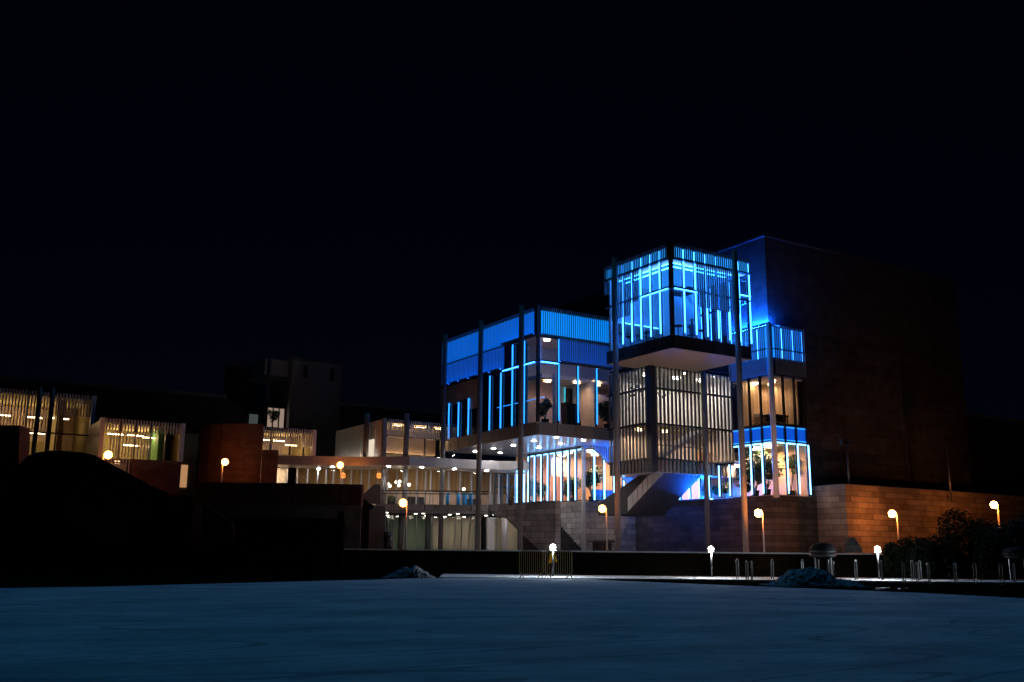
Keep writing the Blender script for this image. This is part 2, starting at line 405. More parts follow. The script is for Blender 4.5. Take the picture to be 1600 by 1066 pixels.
# ------------------------------------------------------------------ ground, ice, path, plaza
FW = Vector((CF.x, CF.y, 0)).normalized(); RT = Vector((FW.y, -FW.x, 0))
def G(a, D, z): p = FW * D + RT * a; return Vector((p.x, p.y, z))
def ground_z(D):
    if D < 56.0: return -0.03
    if D < 57.2: return -0.03 + (D - 56.0) / 1.2 * 1.30
    return 1.27
prof = [-60, 0, 20, 35, 47, 56.0, 56.3, 56.8, 57.2, 60, 90, 160, 400, 1200]
lat = [-1200, -400, -150, -80, -50, -30, -15, 0, 15, 30, 50, 80, 150, 400, 1200]
mb = MB(); nl = len(lat)
for D in prof:
    for a in lat: mb.v.append(tuple(G(a, D, ground_z(D) - (0.0 if abs(D) < 1000 else 2))))
for i in range(len(prof) - 1):
    for j in range(nl - 1): mb.f.append((i * nl + j, i * nl + j + 1, (i + 1) * nl + j + 1, (i + 1) * nl + j))
struct(mb.build("ground", GROUND))
edge = [(0, 919), (150, 917), (300, 913), (450, 909), (560, 906.3), (640, 904.2), (700, 903.3), (780, 902.6), (860, 902.8), (905, 904), (950, 907), (1000, 909), (1050, 911), (1150, 915), (1300, 921), (1450, 927), (1600, 935)]
pts = [atz(x, y, 0.0) for x, y in edge]
pts = [G(-26, 16, 0), G(-24, 22, 0)] + pts + [G(17, 20, 0), G(14, 12, 0), G(10, 4, 0), G(6, -6, 0), G(-6, -6, 0), G(-18, 4, 0)]
mb = MB(); mb.prism([(p.x, p.y) for p in pts], -0.02, 0.0)
struct(mb.build("ice_rink", ICE))
mb = MB()
pl = [G(-3.2, 46.9, 0), G(34, 47.4, 0), G(34, 55.9, 0), G(-3.6, 55.9, 0)]
mb.prism([(p.x, p.y) for p in pl], -0.025, 0.04); struct(mb.build("path", PATHM))
# plaza: pale paving with a kerb along its front edge
mb = MB(); pl = [G(-60, 57.7, 0), G(26, 57.7, 0), G(26, 120, 0), G(-60, 120, 0)]
mb.prism([(p.x, p.y) for p in pl], 1.0, 1.35); struct(mb.build("plaza", PAVING))
mb = MB(); pl = [G(-14, 57.25, 0), G(20, 57.25, 0), G(20, 57.7, 0), G(-14, 57.7, 0)]
mb.prism([(p.x, p.y) for p in pl], 0.9, 1.24); struct(mb.build("kerb", DARKSTONE))

# ------------------------------------------------------------------ wing B: two storey glass wing on tall columns
BX, BY, BX1, BY1 = 35.1, 53.31, 41.0, 66.5
B = thing("glass_wing", "two storey glass wing with blue lit slat screens, raised on columns left of the tower", "building", (38, 60, 8.6))
LF, RF = ('L', BX), ('R', BY)
MB().box(BX + .06, 46.2, BY + .06, BY1, 8.66, 9.30).build("floor_slab", FASCIA, B)
mb = MB(); mb.box(BX + .05, 46.2, BY + .05, BY1 - .02, 8.60, 8.655)
sof = mb.build("soffit", SOFFIT, B)
fascia(B, LF, BY, BY1, 8.60, 9.43, 1.52); fascia(B, RF, BX, BX1, 8.60, 9.43, 1.52)
disks(B, [atz(x, y, 8.60) for x, y in ((742.6, 705.7), (771, 701), (781.6, 708), (802, 696), (834.5, 689), (842.4, 699.4), (869.4, 683.4), (876, 693.8), (911.8, 688))], DOWNL, 0.13)
MB().box(BX + .15, 46.2, BY + .15, BY1, 16.75, 16.9).build("roof", ROOF, B)
MB().box(BX + .16, 46.0, BY + .16, BY1 - .1, 9.31, 9.36).build("floor", CARPET, B)
# right face
MB().box(BX - .22, BX + .12, BY - .22, BY + .12, 15.05, 17.05).build("corner_post", FRAME, B)
MB().box(BX - .05, BX + .13, BY - .05, BY + .13, 9.43, 15.05).build("corner_post", FRAME, B)
pane(B, RF, BX + .14, BX1, 9.43, 15.08)
fb(MB(), RF, BX + .14, BX1 + .3, 15.1, 16.75, -0.06, 0.02).build("spandrel", PAINTGLOW_BRIGHT, B)
slats(RF, BX + .2, BX1, 15.1, 17.0).build("slat_screen", SLATDARK, B)
gaplines(RF, BX + 1.62, BX1, 13.5, 15.05).build("added_glow_bars", emit("added glow dim blue bar", (0.01, 0.16, 1.0), .65), B)
fb(MB(), RF, BX + 1.62, BX1, 13.48, 15.05, -.08, -.02).build("spandrel", PAINTGLOW_DIM, B)
slats(RF, BX + 1.62, BX1, 13.42, 15.09).build("slat_screen", SLATDARK, B)
rail(B, RF, BX + .14, BX1, 15.02, 0.10, (-.04, .14))
rail(B, RF, BX + .14, BX1, 13.42, 0.09, (-.04, .14), led=None)
fb(MB(), RF, BX + .16, BX + 1.5, 13.30, 13.36, .10, .14).build("led_strip", LED_TOWER, B)
for i in range(1, 4):
    u = BX + .05 + 1.53 * i
    mullion(B, RF, u, 9.43, 15.0 if i == 1 else 13.4, LED_BLUE, (9.6, 15.0 if i == 1 else 13.35), lw=.1)
# left face
pane(B, LF, BY + .14, BY1, 9.43, 15.08, GLASSDIM)
fb(MB(), LF, BY + .14, BY1, 15.1, 16.75, -0.06, 0.02).build("spandrel", PAINTGLOW, B)
fb(MB(), LF, 57.57, BY1, 13.45, 15.1, -0.05, 0.02).build("spandrel", PAINTGLOW_DIM, B)
slats(LF, BY + .25, BY1, 15.1, 16.9, 0.19, 0.02, 0.03, 0.06).build("slat_screen", SLAT, B)
slats(LF, 57.6, BY1, 13.42, 15.05, 0.19, 0.02, 0.03, 0.06).build("slat_screen", SLAT, B)
fb(MB(), LF, BY + .1, BY1, 16.86, 16.98, -.05, .34).build("parapet_cap", FRAME, B)
rail(B, LF, BY + .14, BY1, 15.08, 0.07, (-.04, .11)); rail(B, LF, BY + .14, BY1, 13.40, 0.08, (-.04, .13))
def trough(parent, face, u0, u1, z, mat, d0=.06, d1=.15, lip=.27):
    """light trough: a ledge with an upward lamp behind its front lip"""
    o = fb(fb(MB(), face, u0, u1, z, z + .03, .03, lip), face, u0, u1, z + .031, z + .10, lip - .02, lip).build("light_trough", FRAME, parent)
    fb(MB(), face, u0 + .05, u1 - .05, z + .035, z + .055, d0, d1).build("led_strip", mat, o)
for k in range(6):
    u = 57.75 + 1.47 * k
    trough(B, LF, u, min(BY1, u + 1.3), 13.46, LED_WASH)
trough(B, LF, BY + .2, 57.5, 15.13, LED_WASH); trough(B, RF, BX + 1.7, BX1, 13.46, ADDED_WASH, .02, .09, .15); trough(B, RF, BX + .2, BX1, 15.10, LED_WASH, .03, .12, .155)  # right face lower trough is an added lamp turning the slats blue
mb = MB()
for k in range(3): fb(mb, LF, 60.95 + 1.5 * k + .02, 60.95 + 1.5 * (k + 1) - .02, (11.25, 12.1, 11.9)[k], 13.36, .01, .05)
fb(mb, LF, 65.46, BY1, 12.1, 13.36, .01, .05)
mb.build("wall_panel", PANEL, B)
for i in range(1, 9):
    u = BY + 1.47 * i
    top = 15.0 if i <= 2 else (13.3 if i <= 4 else (11.3, 11.3, 12.1, 12.0, 12.1)[i - 4])
    mullion(B, LF, u, 9.43, top, LED_BLUE, (9.45, top - .05), lw=.15)
fb(MB(), LF, BY + .2, 57.5, 13.30, 13.35, .10, .14).build("led_strip", LED_TOWER, B)
fb(MB(), LF, 61.0 - .7, 61.0 - .55, 13.42, 16.8, .02, .10).build("cover_strip", PANEL, B)
# inside the wing
MB().box(37.0, 37.1, 57.6, 66.3, 9.37, 16.7).build("partition", DARKWALL, B)
MB().box(37.12, 46.1, 58.6, 58.75, 9.37, 16.7).build("back_wall", PINKWALL, B)
MB().box(37.6, 46.0, 56.6, 58.58, 13.05, 13.30).build("mezzanine", PLASTER, B)
MB().box(36.2, 46.0, 54.6, 58.5, 15.6, 15.7).build("ceiling", PINKWALL, B)
X_ = lambda px, Y: aty(px, 640, Y).x
MB().box(X_(914, 57), X_(914, 57) + .15, 55.9, 58.58, 9.37, 13.04).build("partition", PLASTER, B)
MB().box(X_(916, 57.2), 46, 57.2, 57.35, 9.37, 11.6).build("partition", PEACH, B)
MB().box(X_(884, 58.5), X_(903, 58.5), 58.5, 58.59, 11.75, 12.85).build("display_screen", BLACK, B)
MB().box(X_(919, 58.4), X_(934, 58.4), 58.4, 58.59, 11.0, 12.7).build("display_screen", BLACK, B)
MB().box(X_(934, 57.0), 46, 56.9, 57.1, 11.75, 12.35).build("gallery_front", PANEL, B)
ka, kb = X_(887, 56.0), X_(906, 56.0)
MB().ext([(ka, 56.0, 9.37), (kb + .15, 56.0, 9.37), (kb - .05, 56.0, 11.3), (ka - .1, 56.0, 11.4)], (0, .7, 0)).build("kiosk", BLACK, B)
MB().box(X_(866, 55), X_(872, 55), 54.9, 55.2, 9.37, 13.0).build("pier", PLASTER, B)
fb(MB(), ('R', 58.5), X_(882, 58.5), X_(883, 58.5), 11.7, 12.9, 0, .03).build("led_strip", emit("cyan strip", (.05, .75, 1), 1.2), B)
fb(MB(), ('R', 58.5), X_(910, 58.5), X_(911.5, 58.5), 11.6, 12.9, 0, .03).build("led_strip", emit("cyan strip", (.05, .75, 1), 1.2), B)
lights(B, [(38.6, 57.4, 13.03), (40.6, 56.7, 13.03), (42.3, 56.6, 13.03)], AMBER_MID, .35, .18)
lights(B, [(37.6, 56.0, 15.58), (39.6, 56.2, 15.58)], NEUTRAL, .3, .18)
MB().box(36.2, 36.24, 54.2, 60.2, 11.22, 11.26).build("led_strip", LED_BLUE, B)
# columns standing in front of the left face
def big_column(parent, x, y, z0, z1, r=0.175):
    return MB().lathe((x, y, 0), [(r, z0), (r, z1)], 24).build("column", COLUMN, parent, True)
for y in (54.05, 59.32, 64.6): big_column(B, 34.3, y, 1.35, 17.1)

# ------------------------------------------------------------------ tower: blue glass box
TX, TY, TX1, TY1 = 38.2, 43.76, 44.53, 50.05
T = thing("glass_tower", "topmost blue glowing glass box with white slats, highest part of the building", "building", (41, 47, 12.9))
TL, TR, TE = ('L', TX), ('R', TY), ('E', TX1)
MB().box(TX + .06, TX1 - .06, TY + .06, TY1, 13.02, 13.70).build("floor_slab", FRAME, T)
MB().box(TX + .04, TX1 - .04, TY + .04, TY1, 12.95, 13.015).build("soffit", WOODSOFFIT, T)
for _f, _a, _b, _s in ((TL, TY, TY1, .86), (TR, TX, TX1, 3.16), (TE, TY, TY1, .86)): fascia(T, _f, _a, _b, 12.95, 13.75, _s, FRAME)
MB().box(TX + .1, TX1 - .1, TY + .1, TY1, 13.71, 13.74).build("floor", CARPET, T)
MB().box(TX + .1, TX1 - .1, TY + .1, TY1, 18.95, 19.1).build("roof", ROOF, T)
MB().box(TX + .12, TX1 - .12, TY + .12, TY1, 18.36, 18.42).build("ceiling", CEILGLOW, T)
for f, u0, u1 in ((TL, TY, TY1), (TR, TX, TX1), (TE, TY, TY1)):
    fb(MB(), f, u0 + .12, u1 - .02, 18.44, 19.12, -.08, .0).build("spandrel", PAINTGLOW_PALE, T)
    pane(T, f, u0 + .1, u1, 13.75, 18.36)
    rail(T, f, u0 + .1, u1, 16.63, .10, (-.05, .13))
    rail(T, f, u0 + .1, u1, 18.36, .09, (.12, .31))
    n = 7
    for i in range(1, n + (1 if f is TR else 0)):
        u = u0 + .02 + .895 * i
        mullion(T, f, u, 13.75, 18.4, LED_TOWER, (13.95, 18.3), lw=.075, mat=PANEL)
        fb(MB(), f, u - .035, u + .035, 18.46, 19.05, .03, .08).build("led_strip", LED_TOWER, T)
    slats(f, u0 + .14, u1, 18.32, 19.3, .172).build("slat_screen", SLATDARK, T)
fb(MB(), TL, TY + .15, TY + 2.7, 16.52, 16.57, .10, .15).build("led_strip", LED_TOWER, T)
fb(MB(), TR, TX + .15, TX + 1.9, 16.52, 16.57, .10, .15).build("led_strip", LED_TOWER, T)
fb(MB(), TR, TX1 - .95, TX1, 16.9, 16.95, .10, .15).build("led_strip", LED_TOWER, T)
GLOWBAR = emit("added glow azure bar", (0.02, 0.30, 1.0), 1.15)  # invented bars, their glow imitates light between the fins
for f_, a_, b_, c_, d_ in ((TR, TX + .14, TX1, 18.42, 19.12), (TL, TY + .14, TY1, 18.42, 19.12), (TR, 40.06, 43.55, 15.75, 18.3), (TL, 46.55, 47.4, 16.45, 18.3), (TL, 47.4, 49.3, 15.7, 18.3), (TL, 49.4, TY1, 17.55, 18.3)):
    gaplines(f_, a_, b_, c_, d_).build("added_glow_bars", GLOWBAR if c_ > 18 else emit("added glow deep blue bar", (0.015, 0.26, 1.0), 1.15), T)
slats(TR, 40.06, 43.55, 15.65, 18.31).build("slat_screen", SLATDARK, T)
slats(TL, 46.55, 47.4, 16.35, 18.31).build("slat_screen", SLATDARK, T)
slats(TL, 47.4, 49.3, 15.6, 18.31).build("slat_screen", SLATDARK, T)
slats(TL, 49.4, TY1, 17.45, 18.31).build("slat_screen", SLATDARK, T)
MB().box(TX - .2, TX + .14, TY - .2, TY + .14, 18.3, 19.35).build("corner_post", FRAME, T)
MB().box(TX - .06, TX + .15, TY - .06, TY + .15, 13.75, 18.3).build("corner_post", FRAME, T)
MB().box(TX1 - .12, TX1 + .05, TY - .05, TY + .12, 13.75, 18.3).build("corner_post", FRAME, T)
# inside the tower
MB().box(42.2, TX1 - .2, 48.0, TY1, 13.75, 18.35).build("core_wall", WHITEWALL, T)
MB().box(TX + .2, 42.2, TY1 - .16, TY1 - .02, 13.75, 18.35).build("back_wall", WHITEWALL, T)
MB().box(41.2, 42.1, 45.6, 47.2, 17.3, 17.55).build("bulkhead", BLACK, T)
MB().box(TX + .6, 42.0, 49.4, 49.8, 15.0, 15.6).build("bulkhead", CARPET, T)
for k in (.55, 1.15):
    MB().box(TX + k, TX1 - .6, TY + k - .02, TY + k + .02, 18.31, 18.355).build("ceiling_light", COOL, T)
    MB().box(TX + k - .02, TX + k + .02, TY + k + .05, TY1 - .6, 18.31, 18.355).build("ceiling_light", COOL, T)
MB().box(TX + .14, TX1 - .14, TY + .14, TY + .4, 18.34, 18.357).build("ceiling_panel", emit("painted glow ceiling panel", (.30, .75, 1), .8), T)  # emission stands in for the pale lit strip of ceiling
MB().box(TX + .14, TX + .4, TY + .41, TY1 - .2, 18.34, 18.357).build("ceiling_panel", emit("painted glow ceiling panel", (.30, .75, 1), .8), T)
MB().box(TX + .7, 41.9, 49.35, 49.4, 15.62, 15.67).build("ceiling_light", LED_TOWER, T)
big_column(T, 37.5, 48.25, 1.35, 19.4); big_column(T, 42.62, 43.0 - .05, 1.35, 19.4)

# ------------------------------------------------------------------ slatted stair lantern below the tower
KX, KY, KX1 = 40.6, 48.69, 47.62
K = thing("stair_lantern", "slatted stair hall with warm light hanging below the tower, dark upright fins", "building", (44, 51, 6.2))
KL, KR = ('L', KX), ('R', KY)
MB().box(KX + .04, KX1, KY + .04, 53.0, 6.27, 7.0).build("floor_slab", FASCIA, K)
MB().box(KX + .02, KX1, KY + .02, 53.0, 6.21, 6.265).build("soffit", SOFFIT, K)
fb(MB(), KR, KX, KX1, 6.22, 7.05, -.02, .03).build("skirt", PANEL, K); fb(MB(), KL, KY, 53.0, 6.22, 7.05, -.02, .03).build("skirt", PANEL, K)
FIN = paint("dark fin paint", (0.10, 0.10, 0.105), 0.4, 0.2)
slats(KR, KX + .2, KX1, 6.25, 13.0 - .08, .33, .12, .04, .12).build("slat_screen", FIN, K)
slats(KL, KY + .2, 53.0, 6.25, 13.0 - .08, .33, .12, .04, .12).build("slat_screen", FIN, K)
pane(K, KR, KX + .1, KX1, 7.05, 12.92); pane(K, KL, KY + .1, 53.0, 7.05, 12.92)
for z in (11.5, 9.25, 7.06): rail(K, KR, KX + .1, KX1, z, .10, (-.03, .22)); rail(K, KL, KY + .1, 53.0, z, .10, (-.03, .22))
MB().box(KX - .16, KX + .22, KY - .16, KY + .22, 6.2, 12.93).build("corner_post", FRAME, K)
MB().box(KX + .1, KX1, KY + .1, 53.0, 13.08, 13.2).build("roof", ROOF, K)
MB().box(KX + .12, KX1 - .1, KY + .12, 52.9, 12.86, 12.92).build("ceiling", WHITEWALL, K)
MB().box(KX + .12, KX1 - .05, 52.0, 52.12, 7.0, 12.85).build("back_wall", WHITEWALL, K)
MB().box(KX1 - .1, KX1, KY + .1, 52.0, 7.0, 12.9).build("side_wall", WHITEWALL, K)
MB().box(KX + .5, KX1 - .12, 50.2, 52.0, 9.25, 9.5).build("landing", OLIVE, K)
mb = MB()
for i in range(12): mb.box(41.4 + i * .33, 41.75 + i * .33, 49.2, 50.15, 7.02 + i * .18, 7.22 + i * .18)
mb.build("stair_flight", WHITEWALL, K)
mb = MB()
for i in range(26):
    x = random.uniform(41.0, 44.6); z = random.uniform(11.3, 12.4); mb.box(x, x + .12, 51.5, 51.56, z, z + random.uniform(.08, .25))
mb.build("hanging_mobile", BLACK, K)
MB().path([(41.2, 49.15, 8.0), (45.2, 49.15, 8.0)], .03).build("handrail", STEEL, K)
lights(K, [(42.0, 50.8, 12.85), (44.4, 50.6, 12.85), (46.4, 50.4, 12.85)], HALL_HI, .36, .25)
lights(K, [(41.6, 51.2, 9.24), (43.6, 51.0, 9.24), (46.2, 50.8, 9.24)], WARM_HI, .26, .2)
disks(K, [(41.2, 49.2, 12.86), (43.9, 49.2, 12.86), (46.4, 49.2, 12.86), (45.6, 49.3, 12.86)], DOWNL, .07)
# the enclosed flight that drops from the lantern to the hall below
FX0, FX1 = 41.55, 44.70
fl = [(48.72, 6.20), (52.6, 3.78), (55.6, 3.78), (55.6, 4.6), (51.2, 6.20)]
MB().ext([(FX0, y, z) for y, z in fl], (FX1 - FX0, 0, 0)).build("stair_underside", paint("dark smooth soffit", (.07, .07, .075), .8), K)
fb(MB(), ("L", 45.83), 49.0, 53.5, 4.745, 4.77, .02, .2).build("led_strip", emit("added blue stair wash", (0.004, 0.12, 1.0), 1800), K)  # lamp added to tint the stair underside blue
fb(fb(MB(), ("L", 45.83), 48.9, 53.6, 4.70, 4.742, .0, .30), ("L", 45.83), 48.9, 53.6, 4.743, 4.80, .28, .30).build("light_trough", FRAME, K)  # added ledge that keeps the wash lamp out of view
mb = MB()
y0, z0, y1, z1 = 48.72, 6.2, 52.35, 3.94
for i in range(7):
    a, b = i / 7 + .01, (i + 1) / 7 - .01
    pa = (y0 + (y1 - y0) * a, z0 + (z1 - z0) * a); pb = (y0 + (y1 - y0) * b, z0 + (z1 - z0) * b)
    mb.ext([(FX0 - .01, pa[0], pa[1]), (FX0 - .01, pb[0], pb[1]), (FX0 - .01, pb[0], min(6.2, pb[1] + .85)), (FX0 - .01, pa[0], min(6.2, pa[1] + .85))], (-.05, 0, 0))
mb.build("stair_side", CLAD, K)
big_column(K, 44.66, 48.28, 1.35, 12.94, .16)

# ------------------------------------------------------------------ right hand bay
CX, CY, CX1 = 45.88, 43.5, 48.85
Cb = thing("corner_bay", "right hand glass bay with blue slats on top and a warm room below them", "building", (47, 45, 4.8))
CL, CRF = ('L', CX), ('R', CY)
mod = .955
slats(CRF, CX + .2, CX1, 12.2, 15.3, .165).build("slat_screen", SLATDARK, Cb)
slats(CL, CY + .2, 47.0, 12.2, 15.3, .165).build("slat_screen", SLATDARK, Cb)
for f, u0, u1 in ((CRF, CX + .1, CX1), (CL, CY + .1, 47.0)):
    fb(MB(), f, u0, u1, 13.2, 15.2, -.05, .02).build("spandrel", PAINTGLOW_BAY, Cb)
    fb(MB(), f, u0, u1, 12.2, 13.2, -.05, .0).build("spandrel", PAINTGLOW_DIM if f is CL else FRAME, Cb)
    fb(MB(), f, u0, u1, 13.16, 13.22, .03, .09).build("transom", FRAME, Cb)
    rail(Cb, f, u0, u1, 13.75, .05, (.13, .31))
    pane(Cb, f, u0, u1, 9.05, 12.2); pane(Cb, f, u0, u1, 4.82, 8.05)
    rail(Cb, f, u0, u1, 9.08, .14); rail(Cb, f, u0, u1, 8.05, .08)
    fb(MB(), f, u0, u1, 8.10, 8.98, -.12, -.06).build("spandrel", emit("glowing blue glass", (0.0, 0.13, 1.0), .62), Cb)  # evenly emissive blue band
    fb(MB(), f, u0, u1, 8.12, 8.17, -.055, -.02).build("led_strip", LED_BLUE, Cb)
    fb(MB(), f, u0, u1, 8.92, 8.97, -.055, -.02).build("led_strip", LED_BLUE, Cb)
    fb(MB(), f, u0, u1, 7.93, 7.99, -.10, -.03).build("led_strip", LED_HALL, Cb)
    gaplines(f, u0 + .1, u1, 13.25, 15.15, .165).build("added_glow_bars", GLOWBAR, Cb)
    n = 3
    for i in range(1, n + 1):
        u = (CX if f is CRF else CY) + mod * i
        if u > u1 + .03: continue
        mullion(Cb, f, u, 8.0, 12.2, None, w=.11); mullion(Cb, f, u, 4.82, 8.0, LED_HALL, (4.9, 7.95), lw=.08)
        fb(MB(), f, u - .04, u + .04, 13.25, 15.15, .03, .08).build("led_strip", LED_TOWER, Cb)
MB().lathe((45.55, 43.2, 0), [(.17, 4.6), (.17, 15.3)], 20).build("column", SLAT, Cb, True)
MB().box(CX + .02, CX1, CY + .02, 47.0, 15.22, 15.32).build("roof", ROOF, Cb)
MB().box(CX + .15, CX1, CY + .15, 47.0, 12.05, 12.15).build("ceiling", PLASTER, Cb)
MB().box(CX + .15, CX1 + .2, CY + .15, 47.2, 8.99, 9.05).build("floor", CARPET, Cb)
MB().box(CX + .15, CX1, CY + .2, 47.0, 8.0, 8.08).build("ceiling", WHITEWALL, Cb)
MB().box(CX + .02, CX1 + .2, CY + .02, 47.2, 4.7, 4.80).build("floor", CARPET, Cb)
BOARD = stripes("honey timber boards", (0.50, 0.37, 0.24), (0.60, 0.46, 0.30), 0.35)
MB().box(CX + .1, CX1, 46.2, 46.3, 9.05, 12.05).build("back_wall", BOARD, Cb)
MB().box(48.3, 48.4, CY + .2, 46.2, 9.05, 12.05).build("side_wall", BOARD, Cb)
MB().box(47.0, 48.3, 45.6, 46.19, 9.9, 10.05).build("shelf", CLAD, Cb)
MB().box(CX1 - .1, CX1 + .0, CY + .15, 57, 4.8, 8.0).build("side_wall", PEACH, Cb)
MB().box(46.4, CX1 - .1, 50.8, 50.9, 4.8, 8.0).build("back_wall", PEACH, Cb)
MB().lathe((46.9, 45.9, 12.0), [(.16, -.05), (.16, 0)], 16).build("ceiling_light", emit("spot lamp", (1, .66, .35), 60), Cb)
lights(Cb, [(47.2, 44.6, 12.04), (48.0, 45.6, 12.04)], WARM_HI, .17, .17)
lights(Cb, [(47.2, 45.2, 7.98), (47.6, 46.6, 7.98)], WARM_HI, .48, .48)
MB().box(CX1 - .13, CX1 - .11, 44.6, 44.75, 6.6, 6.8).build("exit_notice", REDPLASTIC, Cb)
# lower side wall of the bay carrying on behind the stair
pane(Cb, CL, 47.0, 57.0, 4.82, 6.9)
rail(Cb, CL, 47.0, 57.0, 6.9, .14)
lights(Cb, [(47.2, 48.4, 6.97), (47.2, 50.0, 6.97), (47.2, 52.4, 6.97), (47.2, 54.6, 6.97)], WARM_HI, .42, .42)
for i in range(4, 13):
    mullion(Cb, CL, CY + mod * i, 4.82, 6.9, LED_HALL, (4.9, 6.85), lw=.08)
MB().box(CX + .03, CX1, 47.0, 57, 6.98, 7.1).build("ceiling", WHITEWALL, Cb)

# ------------------------------------------------------------------ hall under the wing and its stone base
Hh = thing("ground_hall", "glazed hall below the blue wing, with white blue strip lights on a stone base", "building", (44, 58, 4.8))
GX, GY = 41.36, 57.0
HL, HR = ('L', GX), ('R', GY)
pane(Hh, HL, GY + .1, 64.1, 4.85, 8.55); pane(Hh, HR, GX + .1, CX, 4.85, 8.55)
rail(Hh, HL, GY, 64.1, 8.52, .12); rail(Hh, HL, GY, 64.1, 4.86, .08); rail(Hh, HR, GX, CX, 4.86, .08)
fb(MB(), HL, GY + .2, 64.0, 8.38, 8.44, -.12, -.06).build("led_strip", LED_HALL, Hh)
for i in range(8): mullion(Hh, HL, GY + .85 + .87 * i, 4.86, 8.5, LED_HALL, (4.9, 8.4), lw=.095, w=.1)
for i in range(1, 5): mullion(Hh, HR, GX + .86 * i, 4.86, 8.5, LED_HALL, (4.9, 8.4), lw=.1)
MB().lathe((GX - .03, GY - .03, 0), [(.14, 1.35), (.14, 8.6)], 20).build("column", SLAT, Hh, True)
MB().box(GX + .1, 50, GY + .1, 66, 4.7, 4.8).build("floor", CARPET, Hh)
MB().box(GX + .1, 46.2, GY + .1, 66, 8.5, 8.58).build("ceiling", WHITEWALL, Hh)
MB().box(46.0, 46.15, GY + .1, 66, 4.8, 8.5).build("back_wall", PEACH, Hh)
MB().box(GX + .1, 46.0, 65.9, 66, 4.8, 8.5).build("end_wall", PEACH, Hh)
MB().box(43.2, 43.9, 60.5, 61.1, 4.8, 8.5).build("pier", PEACH, Hh)
MB().box(42.4, 46, 62.5, 62.7, 6.9, 8.4).build("balcony_front", WHITEWALL, Hh)
lights(Hh, [(43, 58.3, 8.49), (44.6, 60, 8.49), (43, 62, 8.49), (44.6, 64, 8.49), (42.2, 60, 8.49)], WARM_HI, .34, .34)
# slatted triangular screen hanging from the wing's soffit
mb = MB()
for i in range(26):
    x = 41.75 + i * .17
    zb = 8.5 - (x - 41.7) * .78
    mb.box(x - .03, x + .03, 56.3, 56.45, max(4.9, zb), 8.58)
mb.build("hanging_screen", SLAT, Hh)
MB().ext([(41.6, 56.5, 8.58), (46, 56.5, 8.58), (46, 56.5, 5.2)], (0, .06, 0)).build("screen_backing", PANEL, Hh)
# stone base, folded round the corner
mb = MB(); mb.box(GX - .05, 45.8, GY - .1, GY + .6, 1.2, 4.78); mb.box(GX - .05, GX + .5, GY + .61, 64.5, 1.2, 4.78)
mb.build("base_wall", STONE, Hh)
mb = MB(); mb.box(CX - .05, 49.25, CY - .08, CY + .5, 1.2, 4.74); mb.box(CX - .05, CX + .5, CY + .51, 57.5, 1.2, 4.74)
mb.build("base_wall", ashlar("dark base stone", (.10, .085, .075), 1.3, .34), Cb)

# ------------------------------------------------------------------ big windowless volume and stone block to the right
A = thing("auditorium_block", "huge windowless dark block rising behind the right end of the glass tower", "building", (56, 55, 1.2))
MB().box(46.3, 66.0, 43.95, 68, 15.4, 21.25).build("upper_wall", ashlar("grey upper cladding", (.062, .062, .068), 1.6, .6, .008, .06), A)
MB().box(49.0, 66.0, 43.95, 57.2, 1.2, 15.39).build("lower_wall", DARKSTONE, A)
fb(MB(), ("L", 46.3), 43.6, 47.0, 15.34, 15.37, .10, .26).build("uplight", emit("roof blue flood", (0.004, 0.10, 1.0), 2000), A)
fb(MB(), ("L", 46.3), 43.5, 47.0, 15.33, 15.48, .38, .41).build("uplight_lip", FRAME, A)
MB().box(46.2, 66.1, 43.85, 68.1, 21.26, 21.4).build("roof_edge", ROOF, A)
mb = MB()
for x in (52.4, 58.8): mb.box(x - .09, x + .09, 43.86, 43.949, 1.3, 15.3)
mb.build("shadow_rib", DARKSTONE, A)  # ribs built in place of the lamp poles' shadows
A2 = thing("rear_block", "lower dark block beyond the right end of the windowless volume", "building", (74, 52, 1.2))
MB().box(66.2, 84, 47, 60, 1.2, 12).build("wall", DARKSTONE, A2); MB().box(66.1, 84.1, 46.9, 60.1, 12.01, 12.2).build("roof_edge", FASCIA, A2)
SW = thing("stone_wall", "long coursed stone wall lit orange by the globe lamps at the right", "wall", (58, 41.5, 1.2))
MB().prism([(49.3, 41.23), (76, 41.23), (76, 42.2), (50.2, 42.2), (50.2, 43.8), (49.3, 43.8)], 1.0, 5.40).build("wall", STONER, SW)
MB().prism([(49.26, 41.19), (76, 41.19), (76, 42.24), (50.24, 42.24), (50.24, 43.8), (49.26, 43.8)], 5.405, 5.46).build("coping", CONC, SW)

# ------------------------------------------------------------------ stair wall and outdoor stair
SWL = [(762, 70), (790, 68), (816, 66.5), (845, 65), (868, 64.2), (876, 64.6)]
front = [col_at(px, D, 1.35) for px, D in SWL]
back = [p + FW * 0.45 for p in front]
lowz = [3.95, 3.55, 2.45, 1.36, 1.36, 1.36]
St = thing("stone_stair_wall", "pale grey stone wall with a sloping cut below it, in front of the glazed hall", "wall", front[4])
poly = [(p.x, p.y) for p in front] + [(p.x, p.y) for p in reversed(back)]
MB().prism(poly, lowz + lowz[::-1], 4.56).build("wall", STONE, St)
lo = [p + FW * 0.5 for p in front]; lob = [p + FW * .8 for p in front]
MB().prism([(p.x, p.y) for p in lo[2:5]] + [(p.x, p.y) for p in reversed(lob[2:5])], 1.36, [2.55, 2.5, 1.9, 1.9, 2.5, 2.55]).build("stair_flank", DARKSTONE, St)
steps = MB()
for i in range(12):
    steps.box(GX - 1.9, GX - .06, 57.05 + i * .265, 61.6, 1.36 + i * .17, 1.36 + (i + 1) * .17 - .004)
OS = thing("outdoor_stair", "dark outdoor stair climbing between the two pale stone walls", "staircase", (40.4, 58, 1.35))
steps.build("flight", DARKSTONE, OS)

